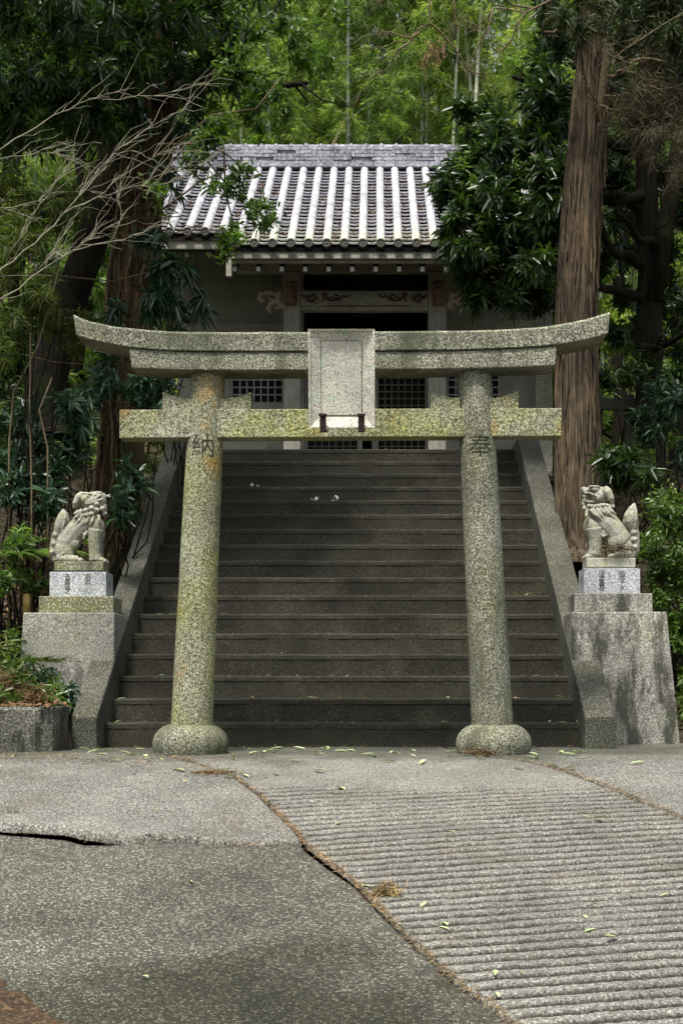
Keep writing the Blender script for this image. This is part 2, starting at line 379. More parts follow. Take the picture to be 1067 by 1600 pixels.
# ---------------------------------------------------------------- leaves
def unit(a): return a/np.maximum(np.linalg.norm(a, axis=-1, keepdims=True), 1e-9)
def leaf_arrays(p, d, n, L, W, kind='dia', fold=.12, droop=.12):
    d = unit(d); s = unit(np.cross(d, n)); n = np.cross(s, d)
    L = np.broadcast_to(np.asarray(L, float), (len(p),))[:, None]; W = np.broadcast_to(np.asarray(W, float), (len(p),))[:, None]
    g = np.array([0, 0, -1.0])
    if kind == 'dia':
        V = np.stack([p, p+d*L*.42+s*W*.5+n*W*fold, p+d*L+g*L*droop, p+d*L*.42-s*W*.5+n*W*fold], 1)
        F_ = np.array([[0, 1, 2], [0, 2, 3]])
    else:
        V = np.stack([p, p+d*L*.3+s*W*.42+n*W*fold, p+d*L*.68+s*W*.44+n*W*fold+g*L*droop*.4, p+d*L+g*L*droop,
                      p+d*L*.68-s*W*.44+n*W*fold+g*L*droop*.4, p+d*L*.3-s*W*.42+n*W*fold], 1)
        F_ = np.array([[0, 1, 2, 3], [0, 3, 4, 5]])
    k = V.shape[1]; m = len(p)
    faces = (F_[None]+(np.arange(m)*k)[:, None, None]).reshape(-1, F_.shape[1])
    return V.reshape(-1, 3), faces
def leaves_obj(name, mat, parent, p, d, n, L, W, kind='dia', fold=.12, droop=.12):
    V, f = leaf_arrays(p, d, n, L, W, kind, fold, droop)
    return np_mesh(name, V, f, mat, parent)
def in_ell(n, c, r, shell=.35):
    v = unit(RNG.normal(size=(n, 3))); q = RNG.random((n, 1))**(1/3)
    q = shell+(1-shell)*q
    return np.asarray(c)+v*q*np.asarray(r), v
def clump_leaves(clumps, per, Lr, Wr, whorl=7, twig=.20, up=.35, spread=(.5, 1.25)):
    """clumps: (centre, radii, number of leaf whorls). Each whorl is a rosette of leaves round a twig end."""
    Ps, Ds, Ns, Ls, Ws = [], [], [], [], []
    for c, r, n in clumps:
        # sub-clumps give light and dark lumps and gaps
        k = max(3, n//22); cc, vv = in_ell(k, c, r, .25)
        idx = RNG.integers(0, k, n)
        rs = np.asarray(r)*RNG.uniform(.22, .42, (k, 1))
        q = unit(RNG.normal(size=(n, 3)))*(RNG.random((n, 1))**.5)
        t = cc[idx]+q*rs[idx]
        ax = unit(q*.9+vv[idx]*.5+np.array([0, 0, up]))
        for j in range(whorl):
            rad = unit(RNG.normal(size=(n, 3))); rad = unit(rad-ax*np.sum(rad*ax, 1, keepdims=True))
            th = RNG.uniform(spread[0], spread[1], (n, 1))
            d = ax*np.cos(th)+rad*np.sin(th)
            Ps.append(t+ax*RNG.uniform(-twig, twig*.2, (n, 1))); Ds.append(d); Ns.append(ax+rad*-.3+RNG.normal(size=(n, 3))*.15)
            Ls.append(RNG.uniform(*Lr, n)); Ws.append(RNG.uniform(*Wr, n))
    return map(np.concatenate, (Ps, Ds, Ns, Ls, Ws))
def foliage(name, mat, parent, clumps, Lr, Wr, whorl=7, kind='dia', up=.35, spread=(.5, 1.25), droop=.15, fold=.12):
    p, d, n, L, W = clump_leaves(clumps, 0, Lr, Wr, whorl, up=up, spread=spread)
    return leaves_obj(name, mat, parent, p, d, n, L, W, kind, fold, droop)
def C(px, py, Y, rx, ry, ty, n):
    "clump given by where it shows from the path and how far off it stands"
    return (P(px, py, Y), (rx*Y/F, ty, ry*Y/F), n)
def branch_pts(a, b, sag=0, wob=.05, n=6):
    a, b = Vector(a), Vector(b); L = (b-a).length; out = []
    s1 = random.uniform(0, 99)
    for i in range(n+1):
        t = i/n; p = a.lerp(b, t); e = math.sin(math.pi*t)
        out.append(p+Vector((nz(s1, t*3)*wob*L*e, nz(s1+9, t*3)*wob*L*e, nz(s1+20, t*3)*wob*L*e-sag*L*e)))
    return out
def trunk_mesh(path, rad, seg=28, fiss=.10, sc=1.0, flare=0, step=.12):
    "bark with long vertical fissures; path points and radii are resampled"
    pts = [Vector(p) for p in path]; cum = [0]
    for a, b in zip(pts, pts[1:]): cum.append(cum[-1]+(b-a).length)
    n = max(4, int(cum[-1]/step)); ts = np.linspace(0, cum[-1], n)
    xs = [np.interp(ts, cum, [p[k] for p in pts]) for k in range(3)]; rr = np.interp(ts, cum, rad)
    # smooth the polyline
    for _ in range(3):
        for a in xs: a[1:-1] = (a[:-2]+2*a[1:-1]+a[2:])/4
    m = MB(); vs = []
    s0 = random.uniform(0, 50)
    for i in range(n):
        for k in range(seg):
            t = 2*math.pi*k/seg; c_, s_ = math.cos(t), math.sin(t)
            f = nz(c_*5*sc+s0, s_*5*sc, ts[i]*.55)*fiss*1.4+nz(c_*13*sc, s_*13*sc+s0, ts[i]*1.3)*fiss
            if flare: f += max(0, 1-ts[i]/flare)**2*(.25+.35*max(0, nz(c_*1.6+s0, s_*1.6, 3)))*2
            r = rr[i]*(1+f)
            vs.append((xs[0][i]+r*c_, xs[1][i]+r*s_, xs[2][i]))
    fs = [(i*seg+k, i*seg+(k+1) % seg, (i+1)*seg+(k+1) % seg, (i+1)*seg+k) for i in range(n-1) for k in range(seg)]
    m.add(vs, fs, True); return m
# ================================================================ GROUND
XL = [(3, .9), (4, .75), (5.40, .484), (5.78, .325), (6.3, .144), (7.11, -.074), (7.79, -.34), (8.52, -.55), (9.33, -.836), (9.69, -1.07), (10.1, -1.35), (11.4, -1.7)]
XR = [(3, 3.9), (4, 3.4), (6, 2.62), (7.5, 1.98), (8.34, 1.675), (8.75, 1.51), (9.2, 1.34), (9.65, 1.146), (9.85, 1.0), (10.1, .75), (11.4, .5)]
YB = [(-8, 8.3), (-3, 8.2), (-1.97, 8.08), (-1.6, 8.0), (-1.5, 7.92), (-1.22, 7.90), (-1.18, 7.99), (-1.0, 7.93), (-.8, 7.83), (-.6, 7.80), (-.45, 7.86), (-.2, 7.8)]
def xl(y): return terp(XL, y)+.012*nz(y*2.3, 1)
def xr_(y): return terp(XR, y)+.015*nz(y*2.1, 7)
def grid(name, mat, us, vs, fn):
    V = np.array([fn(u, v) for v in vs for u in us]); nu, nv = len(us), len(vs)
    i = np.arange(nu-1)[None]+np.arange(nv-1)[:, None]*nu
    return struct(np_mesh(name, V, np.stack([i, i+1, i+1+nu, i+nu], -1).reshape(-1, 4), mat, None, True))
def bumpy(x, y): return .012*nz(x*.9, y*.9)+.004*nz(x*5, y*5)+.0022*nz(x*17, y*17)
SOIL_SHADE = []
def rib_fn(u, y):
    a, b = xl(y)+.004, xr_(y)-.006
    x = a+(b-a)*u
    z = road_z(x, y)+bumpy(x, y)
    ph = (y-.24*x+.012*x*x+.012*nz(x*1.3, y*.8)+.006*nz(x*6, y*4))/.101
    SOIL_SHADE.append(0)
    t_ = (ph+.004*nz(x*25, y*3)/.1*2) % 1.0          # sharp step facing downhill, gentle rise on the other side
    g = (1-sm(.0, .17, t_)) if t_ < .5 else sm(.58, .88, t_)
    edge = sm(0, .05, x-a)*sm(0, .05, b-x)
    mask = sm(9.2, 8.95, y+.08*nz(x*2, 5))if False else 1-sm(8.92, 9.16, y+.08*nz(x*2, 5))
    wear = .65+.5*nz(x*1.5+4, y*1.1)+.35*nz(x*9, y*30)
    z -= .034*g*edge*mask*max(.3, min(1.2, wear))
    SOIL_SHADE[-1] = min(1, max(0, g*edge*mask*min(1.3, wear*1.4)*1.9-.12))
    d = min(x-a, b-x)
    z -= .022*(1-sm(-.001, .012, d))
    return (x, y, z)
def rows(a, b, fine, d1, d2):
    out = []; y = a
    while y < b: out.append(y); y += d1 if y < fine else d2
    return out+[b]
us = [0, .002]+list(np.linspace(.004, .996, 150))+[.998, 1]
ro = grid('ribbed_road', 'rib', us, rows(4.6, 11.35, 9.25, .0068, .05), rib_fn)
ro.data.attributes.new('soil', 'FLOAT', 'POINT').data.foreach_set('value', np.array(SOIL_SHADE, np.float32))  # attribute carries groove soil together with painted groove shade
def lslab_fn(u, v):
    yn = 7.9+(11.35-7.9)*v; b = xl(yn)-.004; x = b+(-7-b)*u**1.7
    y = yn+(terp(YB, x)+.035*nz(x*7, 2)+.02*nz(x*21, 4)-7.9)*(1-v)**3
    lift = .034*(1-sm(-1.5, -1.2, x))+.012+.012*nz(x*4, 9)
    z = road_z(x, y)+bumpy(x, y)+lift*(1-v)**2
    if v == 0: z -= .05; y -= .001
    z -= .015*(1-sm(0, .012, b-x))
    return (x, y, z)
grid('concrete_yard', 'slab', [0, .01]+list(np.linspace(.02, 1, 120)), [0, .0005]+list(np.linspace(.003, 1, 110)), lslab_fn)
def rslab_fn(u, y):
    b = xr_(y)+.01; x = b+(8-b)*u**1.7
    return (x, y, road_z(x, y)+bumpy(x, y)+.006*0-.03*(1-sm(0, .012, x-b)))
grid('concrete_apron', 'slab', [0, .01]+list(np.linspace(.02, 1, 90)), list(np.linspace(3.2, 11.9, 130)), rslab_fn)
def asph_fn(u, v):
    yn = 3.2+(7.95-3.2)*v; b = xl(yn)-.004; x = b+(-7-b)*u**1.5
    y = yn+(terp(YB, x)-7.93)*v**6
    z = road_z(x, y)+bumpy(x, y)-.005+(.4*bumpy(x, y)+.012*nz(x*2.2, y*2.2))*sm(0, .35, b-x)-.010*(1-sm(0, .02, b-x))-.018*(v**8)*(1-sm(-1.0, -.45, x))
    return (x, y, z)
grid('asphalt_road', 'asphalt', [0, .01]+list(np.linspace(.02, 1, 160)), list(np.linspace(0, 1, 190)), asph_fn)
XD = [(3, -.35), (4.6, -.75), (5.3, -1.0), (5.49, -1.17), (5.85, -1.40), (6.2, -1.75), (7, -2.6), (8, -4)]
def verge_fn(u, y):
    b = terp(XD, y)+.03*nz(y*9, 3); x = b+(-7-b)*u**1.6
    return (x, y, road_z(x, y)+.012+.03*nz(x*6, y*6)*min(1, u*30)+.06*sm(0, .3, u)-.03*(1-sm(0, .02, u)))
grid('dirt_verge', 'verge', [0, .004]+list(np.linspace(.01, 1, 60)), list(np.linspace(3.2, 8, 90)), verge_fn)

ST_Y, ST_T, ST_R, ST_N = 11.3, .3207, .175, 17
SX0, SX1 = -1.985, 1.505
def terr(x, y):
    if y < 10.9: base = road_z(x, y)-.16
    else: base = -.16
    if x < -2.05: side = -.16+.42*sm(10.45, 10.75, y) + max(0, y-11.95)*.55+.28*sm(-2.55, -3.0, x)*sm(11, 12, y)+.05*nz(x*4, y*4)
    elif x > 1.62: side = -.16+max(0, y-11.9)*.62
    else: side = -.2+max(0, y-11.3)*.5
    side = min(side, 2.72)
    if x > -2.34 and x < 0 and y < 11.4: side = -.12
    if y > 10.4: base = side
    if y < -7: base += min(9, (-7-y)*.9)  # unseen bank behind the camera, added to block low sky light
    if y > 22.8: base = 2.72+(y-22.8)*.58
    if abs(x) > 5 and y > 11: base += (abs(x)-5)*.25*sm(11, 14, y)
    if y > 11.5 and (x < -2.2 or x > 2.4): base += .12*nz(x*1.3, y*1.3)+.04*nz(x*5, y*5)
    return base
txs = sorted(set([round(v, 3) for v in list(np.linspace(-60, -8, 14))+list(np.linspace(-8, -2.3, 34))+[-2.2, -2.1, -2.0, -1.6, -.5, .5, 1.5, 1.6, 1.7]+list(np.linspace(1.8, 8, 34))+list(np.linspace(8, 60, 14))]))
tys = sorted(set([round(v, 3) for v in list(np.linspace(-40, 3, 30))+list(np.linspace(3, 10.4, 12))+list(np.linspace(10.45, 24, 100))+list(np.linspace(24, 60, 40))]))
gr = grid('ground', 'soil', txs, tys, lambda x, y: (x, y, terr(x, y)))

# ================================================================ STAIRCASE
st = thing('stone_staircase', (-.24, 11.3, 0), 'dark weathered concrete staircase of seventeen steps climbing behind the stone gate', 'staircase')
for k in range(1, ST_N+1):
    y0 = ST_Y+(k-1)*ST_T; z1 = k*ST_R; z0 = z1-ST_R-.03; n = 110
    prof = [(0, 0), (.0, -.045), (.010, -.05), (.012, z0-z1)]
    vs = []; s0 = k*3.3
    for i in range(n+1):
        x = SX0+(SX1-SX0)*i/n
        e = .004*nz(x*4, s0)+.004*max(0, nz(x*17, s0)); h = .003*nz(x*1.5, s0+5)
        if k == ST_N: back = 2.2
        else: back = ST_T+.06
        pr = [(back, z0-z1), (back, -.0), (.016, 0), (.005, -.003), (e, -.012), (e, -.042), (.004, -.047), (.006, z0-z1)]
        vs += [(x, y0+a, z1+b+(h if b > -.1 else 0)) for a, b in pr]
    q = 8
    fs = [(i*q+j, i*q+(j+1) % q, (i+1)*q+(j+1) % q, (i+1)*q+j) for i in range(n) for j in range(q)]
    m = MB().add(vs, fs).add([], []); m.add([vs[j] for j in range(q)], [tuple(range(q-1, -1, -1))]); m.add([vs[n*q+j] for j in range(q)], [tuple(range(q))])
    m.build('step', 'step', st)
def cheek(x0, x1):
    m = MB(); m.prismx([(11.0, -.05), (11.0, .226), (16.2, .226+.5457*5.2), (16.95, .226+.5457*5.2), (16.95, 2.3), (12.6, -.05)], x0, x1)
    m.build('side_wall', 'cheek', st, .012)
cheek(-2.17, -1.985); cheek(1.505, 1.725)
m = MB(); m.box(-4.6, 4.6, 18.6, 24.2, 2.6, 2.995); m.build('landing', 'slab', None, .01)
struct(bpy.data.objects['landing'])

# retaining wall on the left
m = MB(); ft = [(-7, 9.55), (-4, 10.0), (-2.75, 10.28), (-2.3, 10.42), (-2.2, 10.50), (-2.165, 10.62), (-2.16, 10.78), (-2.2, 11.05), (-7, 11.05)]
def wall_pts(z, off=0, seed=0): return [(x+.012*nz(x*3, z*4+seed), y-off+.012*nz(x*4, z*5, seed), z+.008*nz(x*3, y)) for x, y in ft2]
ft2 = []
for a, b in zip(ft, ft[1:]+ft[:1]):
    nn = max(1, int(math.dist(a, b)/.12))
    ft2 += [(a[0]+(b[0]-a[0])*i/nn, a[1]+(b[1]-a[1])*i/nn) for i in range(nn)]
ls = [wall_pts(z) for z in (-.2, 0, .08, .16, .24, .285)]+[[(x*.998-.005, y+.012, z+.018) for x, y, z in wall_pts(.285)]]
n = len(ft2); vs = [p for l in ls for p in l]
m.add(vs, [(i*n+k, i*n+(k+1) % n, (i+1)*n+(k+1) % n, (i+1)*n+k) for i in range(len(ls)-1) for k in range(n)]+[tuple(range((len(ls)-1)*n, len(ls)*n))])
tag(m.build('retaining_wall', 'old_wall'), 'low stained concrete retaining wall holding the planted bank left of the steps', 'retaining wall')

# ================================================================ TORII GATE
TY = 10.45
to = thing('torii_gate', (-.25, TY, 0), 'large lichen covered granite torii gate with curved top beam in front of the stairs', 'torii gate')
def tz(px): return -(px-533)*(-.0000186)       # the gate's beams rise very slightly to the right
def pillar(xb, xt, ch, mat):
    b = Vector((X(xb, TY), TY, .17)); t = Vector((X(xt, TY), TY, Z(574, TY)))
    n, seg = 60, 40; vs = []; s0 = xb
    for i in range(n+1):
        f = i/n; c = b.lerp(t, f); r = .142+(.118-.142)*f
        for k in range(seg):
            a = 2*math.pi*k/seg; rr = r*(1+.012*nz(math.cos(a)*2+s0, math.sin(a)*2, f*9)+.008*nz(math.cos(a)*9+s0, math.sin(a)*9, f*40))
            vs.append((c.x+rr*math.cos(a), c.y+rr*math.sin(a), c.z))
    p = MB().add(vs, [(i*seg+k, i*seg+(k+1) % seg, (i+1)*seg+(k+1) % seg, (i+1)*seg+k) for i in range(n) for k in range(seg)], True).build('pillar', mat, to)
    z0 = Z(703, TY); f = (z0-b.z)/(t.z-b.z); c = b.lerp(t, f); r = .142+(.118-.142)*f
    tx = text_part(ch, .165, Vector((c.x+.005, 0, z0)), 'carved', None, ext=.001)
    bm = bmesh.new(); bm.from_mesh(tx.data); bmesh.ops.subdivide_edges(bm, edges=[e for e in bm.edges if e.calc_length() > .02], cuts=2, use_grid_fill=False)
    for v in bm.verts:
        dx = v.co.x-c.x; v.co.y += TY-math.sqrt(max(1e-4, r*r-dx*dx))-.0012
    bm.to_mesh(tx.data); bm.free(); adopt(tx, p)
    # cushion shaped base stone
    cx = X((298 if xb < 500 else 771), TY)
    MB().lathe([(.22, -.08), (.243, -.02), (.254, .02), (.257, .055), (.252, .09), (.238, .122), (.215, .15), (.185, .172), (.152, .185), (.1, .187)], (cx, TY, 0), 48, .012).build('base_stone', 'torii_dark', p)
pillar(300, 325.5, '納', 'torii'); pillar(769, 740, '奉', 'torii_dark')
# curved top beam and the straight one under it
top = [(115, 491), (128, 497), (145, 503), (172, 508), (203, 512), (235, 515), (265, 517), (300, 518), (390, 518), (480, 518), (600, 517), (696, 516), (750, 515.5), (795, 513.5), (835, 511), (869, 507), (895, 502), (915, 498), (935, 492.5), (953, 487)]
bot = [(119, 523), (128, 526), (150, 532), (175, 537), (203, 542), (235, 545), (265, 547), (300, 547.6), (390, 548), (480, 548), (600, 547), (696, 546), (750, 545), (795, 543), (835, 541), (869, 538), (895, 534), (915, 530), (935, 525), (950, 520)]
def beam(name, T, B, y0, y1, mat, inset=0, sub=5):
    m = MB(); vs = []
    TT, BB = [], []
    for (a, b) in ((T, TT), (B, BB)):
        for p, q in zip(a, a[1:]):
            for i in range(sub): b.append((p[0]+(q[0]-p[0])*i/sub, p[1]+(q[1]-p[1])*i/sub))
        b.append(a[-1])
    for (tx_, ty_), (bx, by) in zip(TT, BB):
        j = .003*nz(tx_*.03, 3); k = .003*nz(tx_*.2, 6)
        vs += [(X(bx, y0), y0+inset+k, Z(by, y0)+k), (X(bx*.5+tx_*.5, y0), y0+inset*.5+k*.5, Z(by*.5+ty_*.5, y0)), (X(tx_, y0), y0-j, Z(ty_, y0)-.012+j), (X(tx_, y0), y0+.014, Z(ty_, y0)+j*1.5),
               (X(tx_, y0), y1-.02, Z(ty_, y0)+.03), (X(tx_, y0), y1, Z(ty_, y0)), (X(bx, y0), y1-inset, Z(by, y0))]
    q = 7; n = len(TT)
    fs = [(i*q+j, i*q+(j+1) % q, (i+1)*q+(j+1) % q, (i+1)*q+j) for i in range(n-1) for j in range(q)]+[tuple(range(q-1, -1, -1)), tuple(range((n-1)*q, n*q))]
    m.add(vs, fs); return m.build(name, mat, to, .006, 2)
beam('top_beam', top, bot, 10.262, 10.66, 'torii_dark', .008)
t2 = [(202, 543), (298, 548.5), (390, 549), (480, 549), (600, 548), (696, 547), (795, 544), (869, 539.5)]
b2 = [(206, 575), (298, 578), (390, 578.3), (480, 578), (600, 577), (696, 576), (795, 574), (867, 571)]
beam('upper_lintel', t2, b2, 10.283, 10.585, 'torii_dark')
m = MB(); y0, y1 = 10.365, 10.535
a = [(X(187, y0), y0, Z(684.5, y0)), (X(187, y0), y1, Z(684.5, y0)), (X(187, y0), y1, Z(640, y0)), (X(187, y0), y0, Z(640, y0))]
b = [(X(877, y0), y0, Z(681.5, y0)), (X(877, y0), y1, Z(681.5, y0)), (X(877, y0), y1, Z(637.5, y0)), (X(877, y0), y0, Z(637.5, y0))]
m.hexa(a, b).build('tie_beam', 'torii', to, .006)
def wedge(xa, ya, xb_, yb_):
    pts = []
    for i in range(9):
        f = i/8; x = xa+(xb_-xa)*f
        e = f if ya < yb_ else 1-f
        y = min(ya, yb_)+(abs(ya-yb_))*(1-(1-e)**2)
        pts.append((X(x, 10.4), Z(y, 10.4)))
    m = MB(); bz = Z(640-(xa > 600)*1.5, 10.365)+.001
    m.prism([(pts[0][0], bz)]+pts+[(pts[-1][0], bz)], 10.372, 10.50).build('wedge', 'torii', to, .003)
wedge(255, 613, 303, 624); wedge(345, 624, 393, 613.5); wedge(672, 612.5, 718, 623); wedge(762, 623, 809, 611)
# name plaque
pl = MB(); Wd, Hh = .428, .625
cxp, yb0 = X(533.6, 9.93), 10.02
def loc(u, v, d):                                  # u across, v up from the bottom, d towards the viewer
    lean = R(9); return (cxp+u, yb0-v*math.sin(lean)-d*math.cos(lean), Z(668, yb0)+v*math.cos(lean)-d*math.sin(lean))
def slab(m, u0, u1, v0, v1, d0, d1): m.hexa([loc(u0, v0, d0), loc(u1, v0, d0), loc(u1, v1, d0), loc(u0, v1, d0)], [loc(u0, v0, d1), loc(u1, v0, d1), loc(u1, v1, d1), loc(u0, v1, d1)]); return m
slab(pl, -Wd/2, Wd/2, 0, Hh, -.05, 0)
plq = pl.build('plaque', 'plaque', to, .004)
fr = MB(); o_ = [(-Wd/2, 0), (Wd/2, 0), (Wd/2, Hh), (-Wd/2, Hh)]; iu, iv0, iv1 = .135, .072, Hh-.072
i_ = [(-iu, iv0), (iu, iv0), (iu, iv1), (-iu, iv1)]
for k in range(4):
    a, b = o_[k], o_[(k+1) % 4]; c, d = i_[(k+1) % 4], i_[k]
    s_ = .016
    def ins(p, q): # rim thickness
        return (p[0]+(q[0]-p[0])*.17, p[1]+(q[1]-p[1])*.17)
    a2, b2_ = ins(a, d), ins(b, c)
    fr.hexa([loc(*a, .001), loc(*b, .001), loc(*b2_, .001), loc(*a2, .001)], [loc(*a, .05), loc(*b, .05), loc(*b2_, .046), loc(*a2, .046)])
    fr.hexa([loc(*a2, .0005), loc(*b2_, .0005), loc(*c, .0005), loc(*d, .0005)], [loc(*a2, .036), loc(*b2_, .036), loc(*c, .008), loc(*d, .008)])
fr.build('plaque_frame', 'plaque', plq)
ip = MB(); slab(ip, -iu+.006, iu-.006, iv0+.006, iv1-.004, .001, .014); ip.build('plaque_panel', 'plaque', plq, .004)
for px in (504.5, 564.5):
    h = MB(); u = X(px, 9.95)-cxp
    slab(h, u-.021, u+.021, -.012, .088, .052, .062); slab(h, u-.027, u+.027, .072, .09, .0625, .07); slab(h, u-.021, u+.021, -.030, -.012, -.25, .062)
    h.build('iron_hook', 'rust', plq, .004)

# ================================================================ PEDESTALS
def pedestal(side):
    L = side < 0
    if L:
        lab = 'tall tapered concrete pedestal with grey inscribed block carrying the lion left of the steps'
        pm, ms = 'plinth', 'mossy_block'
    else:
        lab = 'tall streaky black stained concrete pedestal carrying the open mouthed lion right of the steps'
        pm, ms = 'plinth_dirty', 'plinth_dirty'
    xc = -2.3 if L else 1.9
    t = thing('statue_pedestal', (xc, 12.05, 0), lab, 'pedestal')
    ya, yb = 11.77, 12.36; zt = 1.009 if L else 1.015; zb = -.15
    if L: x0b, x1b, x0t, x1t = -2.76, -1.990, X(37, ya), -1.990
    else: x0b, x1b, x0t, x1t = 1.511, X(1064, ya), 1.511, X(1041, ya)
    m = MB(); m.hexa([(x0b, ya-.03, zb), (x1b, ya-.03, zb), (x1b, yb+.03, zb), (x0b, yb+.03, zb)], [(x0t, ya, zt), (x1t, ya, zt), (x1t, yb, zt), (x0t, yb, zt)])
    m.build('plinth', pm, t, .01)
    ya = 11.85; zt2 = Z(931.5 if L else 927, ya)
    x0, x1 = (X(61, ya), X(178, ya)) if L else (X(897, ya), X(1019, ya))
    m = MB(); m.box(x0, x1, ya, 12.25, zt+.0, zt2); m.build('stepped_block', ms, t, .008)
    ya = 11.92; zt3 = Z(893.5 if L else 888, ya)
    x0, x1 = (X(78, ya), X(166.3, ya)) if L else (X(912, ya), X(999.5, ya))
    m = MB(); m.box(x0, x1, ya, 12.235, zt2, zt3); ib = m.build('inscribed_block', 'white_granite', t, .004)
    s = zt3-zt2
    for px, tx in (((106, '吉\n男\n良\n之'), (137.5, '吉\n田\n　\n川')) if L else ((939.5, '坂\n本\n善\n吾'), (971.5, '坂\n本\nナ\nメ'))):
        text_part(tx, s*.27, Vector((X(px, ya), ya-.0008, (zt2+zt3)/2)), 'ink', ib, ext=.0008, line=.72)
    text_part('石\n工', s*.25, Vector(((x1+.0008) if L else (x0-.0008), 12.06, (zt2+zt3)/2)), 'ink', ib, rot=(R(90), 0, R(90 if L else -90)), ext=.0008, line=.8)
    return t, zt3
pedL, zL = pedestal(-1); pedR, zR = pedestal(1)

# ================================================================ GUARDIAN LIONS
def sculpt(prims, voxel, name, mat, parent):
    m = MB()
    for p in prims:
        if p[0] == 'e': m.ell(p[1], p[2], 18, 12, p[3] if len(p) > 3 else None)
        else: m.tube(p[1], p[2], 12)
    me = bpy.data.meshes.new('tmp'); me.from_pydata(m.v, [], m.f); o = bpy.data.objects.new('tmp', me); COL.objects.link(o)
    r = o.modifiers.new('r', 'REMESH'); r.mode = 'VOXEL'; r.voxel_size = voxel
    s = o.modifiers.new('s', 'SMOOTH'); s.factor = .5; s.iterations = 2
    out = bpy.data.meshes.new_from_object(o.evaluated_get(bpy.context.evaluated_depsgraph_get()))
    bpy.data.objects.remove(o); out.name = name
    out.polygons.foreach_set('use_smooth', [True]*len(out.polygons))
    return link(name, out, mat, parent)
YS = 12.07; US = YS/F/7.62                       # one unit of the measured outlines
